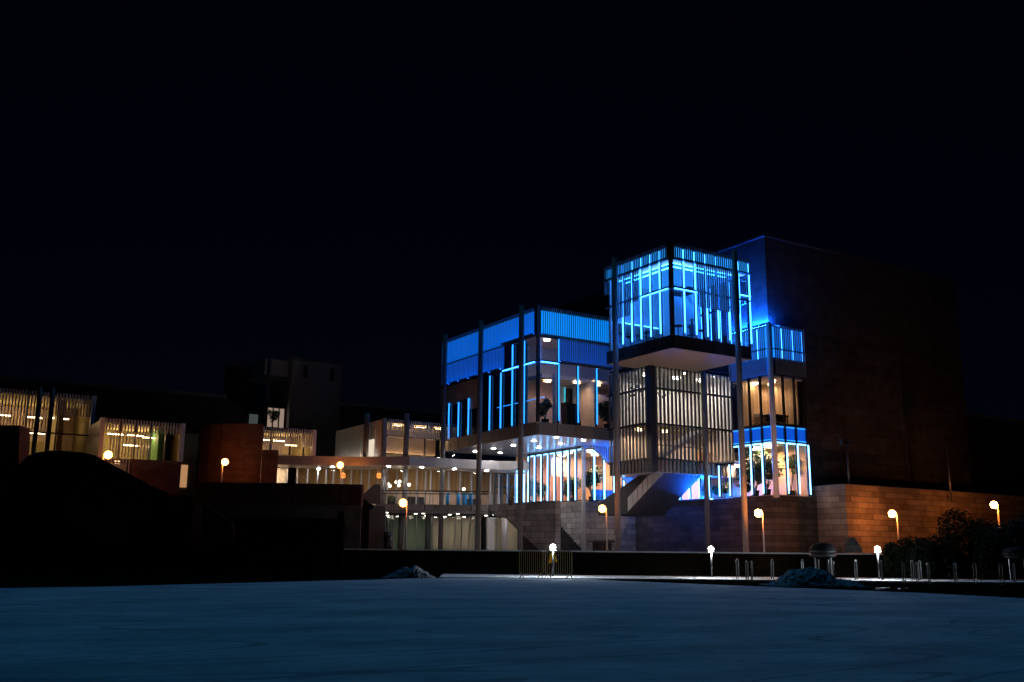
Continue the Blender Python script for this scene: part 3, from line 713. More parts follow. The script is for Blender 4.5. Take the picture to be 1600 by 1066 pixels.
# ------------------------------------------------------------------ entrance building behind the terrace
En = thing("entrance_building", "long curved glazed foyer with a pale curved fascia and warm lit rooms", "building", (31, 66, 4.5))
bl = [(425, 70.4), (490, 70.6), (540, 70.9), (590, 70.5), (640, 70.2), (680, 71), (720, 71.9), (780, 73), (826, 73)]
bf = []
for (x0, D0), (x1, D1) in zip(bl, bl[1:]):
    for k in range(4):
        t = k / 4; bf.append(col_at(x0 + (x1 - x0) * t, D0 + (D1 - D0) * t, 7.2))
bf.append(col_at(826, 73, 7.2))
def band(off0, off1, z0, z1, name, mat, parent, seq=None):
    s = seq or bf; mb = MB(); n = len(s)
    f0 = [p + FW * off0 for p in s]; f1 = [p + FW * off1 for p in s]
    b = 0
    for p, q in zip(f0, f1): mb.v += [(p.x, p.y, z0), (p.x, p.y, z1), (q.x, q.y, z0), (q.x, q.y, z1)]
    for i in range(n - 1):
        a, c = 4 * i, 4 * i + 4
        mb.f += [(a, c, c + 1, a + 1), (a + 2, a + 3, c + 3, c + 2), (a + 1, c + 1, c + 3, a + 3), (a, a + 2, c + 2, c)]
    mb.f += [(0, 1, 3, 2), (4 * n - 4, 4 * n - 2, 4 * n - 1, 4 * n - 3)]
    return mb.build(name, mat, parent)
band(0, .3, 7.18, 7.79, "fascia", PANEL, En)
band(.31, 2.55, 7.16, 7.24, "soffit", SOFFIT, En)
band(2.7, 9, 7.60, 7.64, "ceiling", WHITEWALL, En)
band(.31, 9, 7.645, 7.69, "roof", ROOF, En)
gl = [col_at(425 + k * 20, 73.4 + (1.5 if k > 17 else 0) , 4.5) for k in range(21)]
band(2.6, 2.62, 4.5, 7.15, "glazing", GLASS, En)
band(8.2, 8.3, 4.4, 5.9, "back_wall", PINKWALL, En)
band(8.1, 8.2, 5.92, 7.58, "back_wall", OCHRE, En)
band(1.0, 9, 4.36, 4.46, "floor", CARPET, En)
def on_band(px, off):
    best = min(range(len(bf)), key=lambda i: 0)
    D = None
    for (x0, D0), (x1, D1) in zip(bl, bl[1:]):
        if x0 <= px <= x1: D = D0 + (D1 - D0) * (px - x0) / (x1 - x0)
    return col_at(px, (D or 70.4) + off, 4.5)
for px in (446, 462, 478, 494, 508, 519, 533, 547, 563, 575, 589, 604, 619, 650, 664, 672, 700, 718, 736, 766, 779, 792, 804):
    p = on_band(px, 2.6); MB().box(p.x - .045, p.x + .045, p.y - .045, p.y + .045, 4.45, 7.16).build("mullion", PANEL, En)
for px in (598, 632): 
    p = on_band(px, 1.3); MB().lathe((p.x, p.y, 0), [(.19, 4.0), (.19, 7.2)], 18).build("column", COLUMN, En, True)
for px in (808, 818):
    p = on_band(px, 2.3); MB().box(p.x - .06, p.x + .06, p.y - .06, p.y + .06, 4.6, 7.1).build("led_strip", LED_HALL, En)
p = on_band(772, 3.2); q = on_band(806, 3.2)
mb = MB()
for t in (0, .33, .66, 1): 
    c = p.lerp(q, t); mb.box(c.x - .07, c.x + .07, c.y - .07, c.y + .07, 4.46, 7.1)
for z in (6.1, 6.9):
    mb.quad((p.x, p.y, z), (q.x, q.y, z), (q.x, q.y, z + .18), (p.x, p.y, z + .18))
mb.build("door_frame", CONC, En)
disks(En, [atz(x, y, 7.16) for x, y in ((710, 732.9), (760.3, 735.7), (659, 730), (498, 732.7), (519.4, 729.6), (607, 728.6))], DOWNL, .12)
for px in (440, 470, 520, 560, 612, 645, 680, 712, 745, 790):
    p = on_band(px, 3.6); lights(En, [(p.x, p.y, 7.595)], FOYER, .34, .34)
pa, pb = col_at(410, 72.6, 4.4), col_at(444, 73.6, 4.4)
MB().prism([(pa.x, pa.y), (pb.x, pb.y), (pb.x + FW.x * .2, pb.y + FW.y * .2), (pa.x + FW.x * .2, pa.y + FW.y * .2)], 4.4, 7.2).build("side_wall", PLASTER, En)
pa = col_at(424, 72.0, 4.4); lights(En, [(pa.x, pa.y, 7.5), (pa.x + .9, pa.y - .5, 7.5)], FOYER, .5, .5)
p0, p1 = on_band(622, 8.3), on_band(690, 8.3)
for px, w in ((608, .5), (640, .35), (655, .4), (740, .5)):
    p = on_band(px, 4.6); MB().box(p.x - w, p.x + w, p.y - .3, p.y + .3, 4.46, 5.3).build("reception_desk", BLACK, En)
for px, yy in ((605, 756), (608, 759), (618, 753), (623, 752), (622, 758), (638, 757), (724, 764)):
    p = on_band(px, 4.2); z = atd(px, yy, (p - CAM).dot(CF)).z
    MB().ball((p.x, p.y, z), .11, 12, 8).build("globe_lamp", emit("warm globe", (1, .82, .6), 9), En, True)
MB().path([(p0.x, p0.y, 4.5), (p0.x, p0.y, 5.2)], .03).build("lamp_stem", STEEL, En)
# the slat-topped storey over the foyer
P4 = thing("upper_pavilion", "pale slat topped pavilion above the curved fascia, just left of the blue wing", "building", (32, 67, 8))
PX, PY = 29.87, 65.13
pl4, pr4 = ('L', PX), ('R', PY)
fascia(P4, pl4, PY + .1, 74, 7.8, 10.5, 1.25, CLAD, "wall_panel")
MB().box(PX - .12, PX + .15, PY - .12, PY + .15, 7.7, 10.55).build("corner_post", COLUMN, P4)
slats(pr4, PX + .2, 36, 9.3, 10.5, .172).build("slat_screen", SLAT, P4)
pane(P4, pr4, PX + .15, 36, 7.7, 10.35); rail(P4, pr4, PX + .15, 36, 9.32, .1)
for i in range(1, 4): mullion(P4, pr4, PX + 1.62 * i, 7.7, 9.3)
MB().box(PX + .05, 36, PY + .1, 74, 10.36, 10.46).build("roof", ROOF, P4)
MB().box(PX + .05, 36, PY + .1, 74, 10.28, 10.34).build("ceiling", OLIVE, P4)
MB().box(PX + .05, 36, 69.0, 69.1, 8.55, 10.27).build("back_wall", PINKWALL, P4)
MB().box(PX + .05, 36, 69.2, 69.3, 7.7, 8.54).build("back_wall", BLACK, P4)
MB().box(PX + .05, 36, 68.9, 68.98, 8.12, 8.2).build("shelf_light", WARM2, P4)
lights(P4, [(31.2, 65.7, 10.27), (33.0, 65.7, 10.27), (34.6, 65.7, 10.27)], WARM, .6, .22)
for X, Y, z1 in ((29.3, 66.9, 11.0), (31.4, 64.72, 10.95)): MB().lathe((X, Y, 0), [(.2, 7.2), (.2, z1)], 20).build("column", COLUMN, P4, True)
fb(MB(), pl4, 66.0, 73.5, 7.71, 7.74, .25, .40).build("uplight", emit("added wall brightener", (1, .82, .62), 8), P4)  # unseen strip added to brighten the wall panels
fb(MB(), pl4, 66.6, 67.5, 7.7, 9.2, .061, .09).build("window", emit("lit window", (1, .85, .65), .8), P4)

# terrace in front of the foyer, its railing and the lobby underneath
Te = thing("terrace_deck", "raised terrace deck with stone edge above the lower lobby", "terrace", (33, 64, 4.2))
edge_t = [col_at(px, D, 4.2) for px, D in ((588, 70), (640, 70), (700, 70), (762, 70.0))]
mb = MB(); far = [p + FW * 8 for p in edge_t]
mb.prism([(p.x, p.y) for p in edge_t] + [(p.x, p.y) for p in reversed(far)], 3.93, 4.34); mb.build("deck", CONC, Te)
mb = MB(); e2 = [p - FW * .12 for p in edge_t]; mb.prism([(p.x, p.y) for p in e2] + [(p.x, p.y) for p in reversed(edge_t)], 3.9, 4.5); mb.build("stone_edge", STONE, Te)
disks(Te, [atz(x, y, 3.92) for x, y in ((604.8, 801), (605.5, 805.5), (608, 808), (621.4, 807), (649.6, 802.8), (661.3, 802.4), (680.5, 808.3), (666, 806), (695, 807.5), (702.8, 804.2), (715.3, 803), (725.3, 807.8), (759.6, 805.6), (772.3, 804.7))], emit("lobby downlight", (1, .9, .75), 14), .11)
Ra = thing("terrace_railing", "thin dark metal railing along the terrace edge", "railing", (33, 64, 4.5))
mb = MB(); tops = [p + FW * .15 + Vector((0, 0, 1.25)) for p in edge_t]
mb.path(tops, .042); mb.path([p - Vector((0, 0, .2)) for p in tops], .03); mb.build("top_rail", BLACK, Ra)
for a, b in zip(tops, tops[1:]):
    for k in range(5):
        c = a.lerp(b, k / 5); MB().tube((c.x, c.y, 4.34), (c.x, c.y, 5.45), .022).build("post", STEEL, Ra)
Lo = thing("lower_lobby", "ground level lobby behind full height glass with pale curtains under the terrace", "building", (35, 68, 1.35))
lb = [col_at(px, 74.2, 1.35) for px in (596, 650, 700, 760, 822)]
def strip(seq, off0, off1, z0, z1, name, mat, parent): return band(off0, off1, z0, z1, name, mat, parent, seq)
strip(lb, 0, .02, 1.4, 3.9, "glazing", GLASS, Lo)
strip(lb[:2] + [col_at(672, 74.2, 1.35)], 3.0, 3.1, 1.36, 3.9, "back_wall", GREENGLASS, Lo)
strip([col_at(672, 74.2, 1.35)] + lb[2:], 2.4, 2.5, 1.36, 3.9, "curtain", CURTAIN, Lo)
strip(lb, -.3, 4, 1.352, 1.38, "floor", PAVING, Lo)
strip(lb, -.08, .08, 1.36, 1.5, "sill", SLAT, Lo)
for px in (606, 614, 630, 649, 674, 688, 691, 710, 721, 733, 741, 752, 777, 790):
    p = col_at(px, 74.2, 1.35); MB().box(p.x - .04, p.x + .04, p.y - .04, p.y + .04, 1.4, 3.9).build("mullion", SLAT, Lo)
for px, D in ((625, 72.6), (667.5, 72.0)):
    p = col_at(px, D, 1.35); MB().lathe((p.x, p.y, 0), [(.19, 1.35), (.19, 3.92)], 18).build("column", COLUMN, Lo, True)
p = col_at(764, 73.4, 1.35); MB().box(p.x - .3, p.x + .3, p.y - .25, p.y + .25, 1.36, 3.8).build("door", CLAD, Lo)
p = col_at(757, 73.4, 1.35); MB().box(p.x - .17, p.x + .17, p.y - .25, p.y + .25, 1.36, 3.85).build("door", DARKWALL, Lo)
p = col_at(788, 73.0, 1.35); MB().lathe((p.x, p.y, 0), [(.22, 1.35), (.22, 3.92)], 18).build("column", SLAT, Lo, True)
for px, mt in ((612, "g"), (640, "g"), (662, "g"), (690, "w"), (715, "w"), (740, "w"), (785, "w"), (808, "w")):
    p = col_at(px, 75.6, 1.35); lights(Lo, [(p.x, p.y, 3.88)], LOBBY, .2, .2)

# ------------------------------------------------------------------ pavilions at the left
def pavilion(name, label, x0, x1, y, z0, z1, zs, wallm, ceilm, light, depth=5, rails=(), mulls=(), step=.172, left=True):
    t = thing(name, label, "building", ((x0 + x1) / 2, y, z0))
    f = ('R', y); g = ('L', x0)
    slats(f, x0 + .15, x1 - .1, zs, z1 + .1, step).build("slat_screen", SLAT, t)
    pane(t, f, x0 + .1, x1 - .05, z0, z1)
    MB().box(x1 - .12, x1 + .12, y - .3, y + .15, z0, z1 + .1).build("corner_post", CLAD, t)
    MB().box(x0 - .12, x0 + .12, y - .3, y + .15, z0, z1 + .1).build("corner_post", CLAD, t)
    if left: fb(MB(), g, y + .15, y + depth, z0, z1, -.1, .05).build("wall_panel", CLAD, t)
    MB().box(x0, x1, y + .02, y + depth, z1, z1 + .1).build("roof", ROOF, t)
    MB().box(x0 + .1, x1 - .05, y + .1, y + depth, z1 - .14, z1 - .05).build("ceiling", ceilm, t)
    MB().box(x0, x1, y + depth - .1, y + depth, z0, z1 - .15).build("back_wall", wallm, t)
    MB().box(x1 - .1, x1 - .0, y + .16, y + depth - .1, z0, z1 - .15).build("side_wall", ceilm, t)
    MB().box(x0, x1, y + .02, y + depth, z0 - .12, z0 - .01).build("floor", CARPET, t)
    for z in rails: rail(t, f, x0 + .1, x1 - .1, z, .07, (-.03, .32))
    for u in mulls: mullion(t, f, u, z0, z1, None, w=.09)
    for i, (fx, fy, fz) in enumerate(light):
        MB().box(x0 + (x1 - x0) * fx - .45, x0 + (x1 - x0) * fx + .45, y + depth * fy - .05, y + depth * fy + .05, z0 + (z1 - z0) * fz - .04, z0 + (z1 - z0) * fz).build("ceiling_light", WARM2, t)
    return t
p1 = pavilion("slat_pavilion", "leftmost warm lit glass pavilion, behind two dark columns at the photo edge", 1.5, 10.55, 65.67, 5.6, 10.3, 9.05, PINKWALL, OLIVE,
              [(.25, .7, .80), (.5, .7, .80), (.7, .7, .80), (.85, .5, .78), (.45, .5, .55), (.7, .4, .55)], 6, (7.95,), (3.5, 5.2, 6.9, 8.6))
slats(('R', 65.67), 1.7, 8.2, 8.0, 9.04, .172).build("slat_screen", SLAT, p1)
MB().box(1.6, 8.6, 70.4, 70.6, 7.2, 7.9).build("balcony_front", OLIVE, p1)
MB().box(8.8, 9.1, 66.6, 71.5, 5.6, 10.1).build("pier", OLIVE, p1)
for X in (7.35, 8.05):
    MB().lathe((X, 64.4, 0), [(.13, 4.0), (.13, 10.5)], 16).build("column", FRAME, p1, True)
p2 = pavilion("slat_pavilion", "low slatted pavilion with amber light, standing on a dark brick wall behind a globe lamp", 10.46, 15.0, 61.59, 6.35, 8.5, 7.9, OLIVE, OLIVE,
              [(.3, .7, .8), (.55, .7, .8), (.7, .5, .72), (.45, .4, .45)], 4.3, (), (11.5, 12.35, 13.2, 14.1))
slats(('R', 61.59), 10.9, 13.3, 6.4, 7.89, .172).build("slat_screen", SLAT, p2)
MB().box(12.25, 15.05, 61.3, 61.7, 4.0, 6.33).build("brick_base", STONED, p2)
MB().box(10.4, 12.2, 61.5, 61.7, 4.0, 4.9).build("brick_base", STONED, p2)
MB().box(10.5, 12.2, 62.8, 62.9, 4.9, 6.2).build("back_wall", PINKWALL, p2)
slats(('R', 61.6), 10.7, 12.2, 5.2, 6.33, .172).build("slat_screen", SLAT, p2)
lights(p2, [(11.6, 62.3, 6.2)], WARM2, .2, .1)
MB().box(13.9, 14.2, 62.6, 65.5, 6.4, 8.3).build("green_screen", paint("green panel", (.1, .3, .1), .6), p2)
MB().box(15.15, 16.3, 62.6, 62.8, 4.4, 8.2).build("wall_panel", OLIVEDARK, p2)
MB().box(15.25, 15.75, 62.5, 62.58, 4.9, 6.25).build("window", emit("lit side window", (1, .50, .22), .45), p2)
p3 = pavilion("slat_pavilion", "small amber slatted pavilion between the round brick drum and the curved fascia", 21.6, 25.68, 67.93, 7.8, 9.55, 8.4, PLASTER, OLIVE,
              [(.3, .6, .7), (.6, .6, .7), (.75, .4, .5)], 4, (), (22.6, 24.0, 25.0))
slats(('R', 67.93), 21.7, 23.4, 7.8, 8.39, .172).build("slat_screen", SLAT, p3)
Dr = thing("brick_drum", "rounded reddish masonry drum wall lit by a globe lamp in front of it", "building", (19.5, 67, 4))
dpl = [(289, 72), (291, 70), (296, 68.4), (305, 67.3), (320, 66.6), (340, 66.2), (370, 66), (404, 66.1)]
dp = [col_at(px, D, 4.0) for px, D in dpl]
bk = [col_at(404, 73, 4.0), col_at(300, 76, 4.0)]
MB().prism([(p.x, p.y) for p in dp + bk], 3.8, 9.52).build("wall", STONED, Dr)
MB().prism([(p.x, p.y) for p in (col_at(404.5, 66.1, 4), col_at(430, 66.3, 4), col_at(430, 68.5, 4), col_at(404.5, 68.5, 4))], 3.8, 7.8).build("low_wall", STONED, Dr)

# ------------------------------------------------------------------ raised ground, retaining wall and flank walls at the left
rw = [col_at(px, D, 4.2) for px, D in ((-60, 57), (305, 57), (440, 57), (566, 57.5))]
rb = [col_at(px, D, 4.2) for px, D in ((590, 69.5), (430, 78), (-60, 82))]
mb = MB(); mb.prism([(p.x, p.y) for p in rw + rb], 1.2, 4.2); struct(mb.build("upper_terrace", GROUND))
W1 = thing("retaining_wall", "long dark reddish retaining wall below the round drum and the foyer", "wall", rw[2])
r2 = [p - FW * .02 for p in rw[1:]]; r3 = [p + FW * .5 for p in rw[1:]]
mb = MB(); f0 = [p - FW * .35 for p in rw[1:]]
MB().prism([(p.x, p.y) for p in f0] + [(p.x, p.y) for p in reversed(r3)], 3.75, 4.93).build("parapet", REDDARK, W1)
fr = [p + FW * .1 for p in f0]
MB().prism([(p.x, p.y) for p in fr] + [(p.x, p.y) for p in reversed(r2)], 1.2, 3.74).build("wall", DARKSTONE, W1)
mb = MB()
for i in range(6):                                    # broad seating steps in front of it
    a = col_at(372, 56.5 - i * .55, 1.3); b = col_at(535, 56.5 - i * .55, 1.3)
    pol = [a, b, b + FW * .55, a + FW * .55]
    mb.prism([(p.x, p.y) for p in pol], 0.2, 3.4 - i * .5)
AS = tag(mb.build("seating_steps", GROUND), "broad dark outdoor seating steps between two sloping flank walls", "steps")
def flank(name, label, prof, D, thick, mat):
    o = [atd(x, y, D) for x, y in prof]
    t = MB().ext(o, FW * thick).build(name, mat)
    return tag(t, label, "wall")
flank("flank_wall", "bluish sloping flank wall beside the lower lobby glass, its coping glinting orange", [(541, 864), (541, 828), (586, 791), (602, 791), (602, 866)], 62.5, .5, CONC)
flank("flank_wall", "short dark parapet block at the right end of the long retaining wall", [(566, 786), (566, 774), (584, 757), (594, 757), (594, 787)], 61.2, .5, CONC)
flank("flank_wall", "dim grey sloping flank wall at the left end of the seating steps", [(316, 860), (316, 786), (364, 818), (364, 862)], 54.8, .4, REDDARK)
mnd = [(18, 760), (28, 728), (42, 713), (58, 707), (80, 704), (104, 705), (132, 707.5), (160, 722), (190, 738), (226, 758), (250, 768)]
f0 = [atd(x, y, 51.5) for x, y in mnd]
mb = MB(); n = len(f0)
for off, dz in ((-2.5, -3.2), (0, 0), (1.2, .0), (4, -3.0)):
    for p in f0: q = p + FW * off; mb.v.append((q.x, q.y, max(0.3, q.z + dz)))
for k in range(3):
    for i in range(n - 1): mb.f.append((k * n + i, k * n + i + 1, (k + 1) * n + i + 1, (k + 1) * n + i))
base_l = len(mb.v)
for i in range(n): mb.v.append((mb.v[i][0], mb.v[i][1], 0.2))
for i in range(n - 1): mb.f.append((base_l + i, base_l + i + 1, i + 1, i))
struct(mb.build("earth_mound", GROUND))
flank("brick_pier", "dark reddish masonry pier at the left photo edge in front of the leftmost pavilion", [(-40, 745), (-40, 663), (31, 665), (28, 745)], 54, 1.2, STONED)

# ------------------------------------------------------------------ dark buildings far behind
DT = thing("dark_tower", "unlit square stone tower against the night sky with one small lit window", "building", atd(450, 700, 90))
TOWERSTONE = paint("weathered grey concrete", (0.36, 0.37, 0.38), 0.9, 0, 0.15, 1.2, 0.4, 9)
c = col_at(447, 90, 8); X0, Y0 = c.x, c.y
MB().box(X0, X0 + 4.9, Y0, Y0 + 6, 6, 18.5).build("shaft", TOWERSTONE, DT)
MB().box(X0 - .2, X0 + 5.0, Y0 - .25, Y0 + 6, 18.52, 18.75).build("roof_edge", FASCIA, DT)
for dx in (1.1, 3.7): MB().box(X0 + dx, X0 + dx + .25, Y0 - .35, Y0 - .01, 16.9, 18.0).build("roof_spout", FRAME, DT)
MB().box(X0 - 2.3, X0 - .05, Y0 + .8, Y0 + 6, 6, 14.2).build("stair_bay", DARKSTONE, DT)
MB().box(X0 - 2.3, X0 - .05, Y0 + .8, Y0 + 6, 17.0, 18.5).build("upper_bay", TOWERSTONE, DT)
MB().lathe((X0 - 1.9, Y0 + .7, 0), [(.16, 14.2), (.16, 18.6)], 12).build("column", CONC, DT, True)
w = MB()
for i in range(3): w.box(X0 - 1.75 + i * .55, X0 - 1.35 + i * .55, Y0 + .74, Y0 + .79, 11.9, 14.0)
w.build("window", emit("tower window", (1, .72, .55), .30), DT)
MB().box(X0 - 3.2, X0 - 2.4, Y0 + 1.5, Y0 + 1.55, 11.3, 13.4).build("window", emit("dim window", (.6, .75, .7), .08), DT)
def far_roof(label, pxs, D, depth, name="low_building"):
    t = thing(name, label, "building", atd(pxs[0][0], 700, D))
    a, b = [atd(x, y, D) for x, y in pxs]
    bz = 3.0
    MB().prism([(a.x, a.y), (b.x, b.y), (b.x + FW.x * depth, b.y + FW.y * depth), (a.x + FW.x * depth, a.y + FW.y * depth)], bz, [a.z, b.z, b.z, a.z]).build("wall", DARKSTONE, t)
    MB().prism([(a.x - FW.x * .2, a.y - FW.y * .2), (b.x - FW.x * .2, b.y - FW.y * .2), (b.x + FW.x * .4, b.y + FW.y * .4), (a.x + FW.x * .4, a.y + FW.y * .4)], [a.z + .01, b.z + .01, b.z + .01, a.z + .01], [a.z + .25, b.z + .25, b.z + .25, a.z + .25]).build("roof_edge", FASCIA, t)
    return t
far_roof("long unlit low building behind the left pavilions, flat roof against the sky", [(-60, 586), (352, 622)], 84, 10)
far_roof("low unlit roof between the dark tower and the blue wing", [(531, 632), (700, 648)], 86, 10)
far_roof("unlit block standing left of the dark stone tower", [(352, 572), (392, 574)], 95, 6)

# ------------------------------------------------------------------ globe lamps
def lamp(px, D, gy, base, off, label, gstr=None):
    c = atd(px, gy, D)
    t = thing("globe_lamp_post", label, "street lamp", (c.x, c.y, base), "orange globe lamps around the building")
    o = RT * off
    MB().tube((c.x + o.x, c.y + o.y, base), (c.x + o.x, c.y + o.y, c.z + .02), .05, .04, 12).build("pole", POLE, t, True)
    g = MB().ball((c.x, c.y, c.z), .215, 20, 12).build("globe", gstr or SODIUM, t, True)
    MB().lathe((c.x, c.y, c.z - .02), [(.225, -.02), (.232, 0), (.225, .02)], 20).build("band", FRAME, g, True)
    MB().tube((c.x + o.x, c.y + o.y, c.z - .02), (c.x + o.x * .8, c.y + o.y * .8, c.z - .02), .025).build("arm", FRAME, t)
    MB().lathe((c.x + o.x, c.y + o.y, base), [(.11, 0), (.11, .06), (.06, .1)], 14).build("base_plate", COLUMN, t)
    return t
lamp(169, 55, 711, 4.0, -.26, "leftmost globe lamp, rising behind the dark earth mound")
lamp(351.5, 64, 722, 4.2, -.14, "globe lamp glowing in front of the round brick drum")
lamp(531.5, 69, 727, 4.2, .06, "globe lamp in front of the curved fascia and foyer glass")
lamp(630, 56.9, 786, 1.25, .22, "globe lamp standing before the lower lobby, left of the tall columns")
lamp(941, 59, 795, 1.35, .25, "globe lamp before the stone base, between the outdoor stair and the tower column")
lamp(1185, 57.05, 802, 1.05, .24, "globe lamp beside the orange lit tower column", SODIUM_HI)
lamp(1394, 59.5, 803, 1.0, .28, "globe lamp in front of the orange stone wall, left of the shrubs", SODIUM_HI)
lamp(1553, 62.5, 789, .9, .22, "rightmost globe lamp, half hidden behind the dark shrubs", SODIUM_HI)

def bollard(px, D, gy, label):
    c = atd(px, gy, D)
    t = thing("bollard_light", label, "bollard light", (c.x, c.y, .05), "white bollard lights along the path")
    MB().tube((c.x, c.y, .05), (c.x, c.y, c.z - .1), .045, .04, 12).build("post", BLACK, t, True)
    MB().ball((c.x, c.y, c.z), .125, 18, 10).build("lamp_head", FLOOD, t, True)
    k = 20; an = [2 * math.pi * i / k for i in range(k)]
    MB().quad(*[(c.x + .15 * math.cos(-a), c.y + .15 * math.sin(-a), c.z - .132) for a in an]).build("light_ring", FLOODDOWN, t)
    MB().lathe((c.x, c.y, c.z - .13), [(.16, 0), (.16, .02), (.06, .03)], 18).build("collar", STEEL, t)
bollard(864, 48.6, 855, "white bollard light right behind the yellow barricades")
bollard(1111, 49.4, 858, "white bollard light on the path, middle one of the three")
bollard(1371, 49.4, 858, "white bollard light among the steel posts at the right")

def flood_pole(px, ytop, ybot, D, label):
    a = atd(px, ytop, D); b = col_at(px + 3, D, 5.4)
    t = thing("floodlight_pole", label, "light pole", b, "unlit floodlight poles behind the stone wall")
    MB().tube((a.x, a.y, 4.8), (a.x, a.y, a.z), .075, .05, 12).build("pole", STEEL, t, True)
    for s in (-1, 1):
        q = a + RT * (.26 * s)
        MB().box(q.x - .16, q.x + .16, q.y - .12, q.y + .12, a.z - .05, a.z + .3).build("floodlight_head", FRAME, t)
    MB().tube(a - RT * .4, a + RT * .4, .03).build("cross_arm", FRAME, t)
    MB().lathe((a.x, a.y, a.z), [(.1, .0), (.1, .45), (.02, .5)], 12).build("top_head", FRAME, t)
flood_pole(1323, 694, 756, 62.5, "unlit floodlight pole above the corner of the stone wall")
flood_pole(1480, 706, 766, 66, "unlit floodlight pole farther right above the stone wall")

# ------------------------------------------------------------------ barricades
def barricade(pa, pb, D0, D1, label):
    a = col_at(pa, D0, 0.0); b = col_at(pb, D1, 0.0); a.z = b.z = 0.04
    u = (b - a).normalized(); nrm = Vector((-u.y, u.x, 0)); L = (b - a).length
    t = thing("barricade", label, "barrier", (a + b) / 2, "yellow steel barricades on the ice edge")
    P = lambda s, z: a + u * s + Vector((0, 0, z))
    MB().path([P(.06, .18), P(0, .26), P(0, 1.1), P(.08, 1.18), P(L - .08, 1.18), P(L, 1.1), P(L, .26), P(L - .06, .18), P(.06, .18)], .022, 8).build("frame", YELLOW, t)
    mb = MB(); n = 12
    for i in range(1, n): mb.tube(P(L * i / n, .18), P(L * i / n, 1.18), .009, None, 6)
    mb.build("bars", YELLOW, t)
    for s in (.12, L - .12):
        MB().path([P(s, .2) + nrm * .02, P(s, .02) + nrm * .34], .02).tube(P(s, .2), P(s, .02) - nrm * .34, .02).build("foot", YELLOW, t)
barricade(811.5, 848.5, 44.5, 44.8, "left yellow steel barricade on the far ice edge")
barricade(852, 893.5, 44.6, 44.0, "right yellow steel barricade with two yellow ribbons, in front of a white bollard light")
def ribbon(pts, label):
    o = [atd(x, y, 44.2) for x, y in pts]
    return tag(MB().ext(o, FW * .03).build("yellow_ribbon", YFABRIC), label, "ribbon", "yellow ribbons on the barricade")
ribbon([(859, 866), (863.5, 865), (862.5, 881), (860, 879), (857, 881.5)], "left yellow ribbon tail hanging on the barricade top rail")
ribbon([(864, 866), (867.5, 866.5), (871.5, 878.5), (869, 878), (867.5, 880)], "right yellow ribbon tail hanging slanted on the barricade top rail")

# ------------------------------------------------------------------ steel hoop posts
def hoop_proto():
    t = thing("hoop_post", "", "bollard", (0, 0, 0), "slim steel hoop posts along the path")
    pts = [(-.3, 0, 0), (-.3, 0, .80), (-.24, 0, .87), (-.1, 0, .9), (.1, 0, .9), (.24, 0, .87), (.3, 0, .80), (.3, 0, 0)]
    MB().path(pts, .024, 8).build("hoop", STEEL, t)
    MB().box(-.22, .22, -.05, .05, 0, .012).build("base_plate", STEEL, t)
    return t
hp = hoop_proto()
def copy_tree(o, parent=None):
    c = o.copy(); COL.objects.link(c); c.parent = parent
    for ch in o.children: copy_tree(ch, c)
    return c
hoops = [(1153, 47.0, 90, "leftmost steel hoop post, in front of the path at the foot of the tower"),
         (1167.5, 46.5, 90, "second steel hoop post from the left, below the orange column"),
         (1175.5, 44.5, 82, "third steel hoop post from the left, a tall near one"),
         (1207.5, 47.2, 90, "steel hoop post standing alone left of the big snow heap"),
         (1255, 49.5, 88, "steel hoop post showing above the top of the big snow heap"),
         (1280.5, 48.0, 75, "steel hoop post below the left rim of the domed bin"),
         (1296, 47.0, 80, "steel hoop post just right of the big snow heap, under the domed bin"),
         (1304, 46.2, 70, "steel hoop post at the right foot of the domed bin"),
         (1338.5, 48.5, 90, "steel hoop post left of the right hand bollard light"),
         (1379, 47.0, 80, "steel hoop post just right of the right hand bollard light"),
         (1413, 44.8, 90, "tall near steel hoop post, right of the white board on the ice"),
         (1427, 47.2, 90, "first of three close steel hoop posts between the bollard light and shrubs"),
         (1433.5, 46.0, 90, "middle of three close steel hoop posts in front of the shrubs"),
         (1439, 48.0, 90, "last of three close steel hoop posts in front of the shrubs"),
         (1452.5, 44.0, 85, "tall near steel hoop post under the left shrub"),
         (1494, 46.0, 90, "steel hoop post under the middle of the shrubs"),
         (1525, 45.6, 95, "faint steel hoop post right of the middle shrubs"),
         (1566, 44.2, 95, "steel hoop post left of the second domed bin"),
         (1586.5, 46.0, 85, "rightmost steel hoop post, below the second domed bin")]
for i, (px, D, rz, lbl) in enumerate(hoops):
    o = hp if i == 0 else copy_tree(hp)
    q = col_at(px, D, 0.0); o.location = (q.x, q.y, -.03 if D < 47 else .06)
    o.rotation_euler = (0, 0, math.atan2(q.y, q.x) + math.radians((90 - rz) * .5 - 9)); o["label"] = lbl

# ------------------------------------------------------------------ bins, blocks, snow heaps, small things
def domed_bin(px, D, y0, y1, w, label):
    b = col_at(px, D, .5); zt = atd(px, y0, D).z; zb = atd(px, y1, D).z
    r = w / 2; h = zt - zb
    t = thing("domed_bin", label, "bin", (b.x, b.y, 0), "dome topped round bins")
    MB().lathe((b.x, b.y, zb), [(r * .9, 0), (r * .92, h * .35)], 24).build("body", DARKWALL, t, True)
    MB().lathe((b.x, b.y, zb + h * .42), [(r, 0), (r * .98, h * .12), (r * .86, h * .36), (r * .6, h * .5), (r * .2, h * .57)], 24).build("dome_lid", paint("satin black lid", (.006, .006, .008), .75), t, True)
    for k in (.1, .36): MB().lathe((b.x, b.y, zb + h * k), [(r * 1.0, 0), (r * 1.02, h * .04), (r * 1.0, h * .08)], 24).build("rim_band", FRAME, t, True)
    for s in (-.6, .6):
        q = b + RT * (r * s); MB().tube((q.x, q.y, .0), (q.x, q.y, zb), .04).build("leg", STEEL, t)
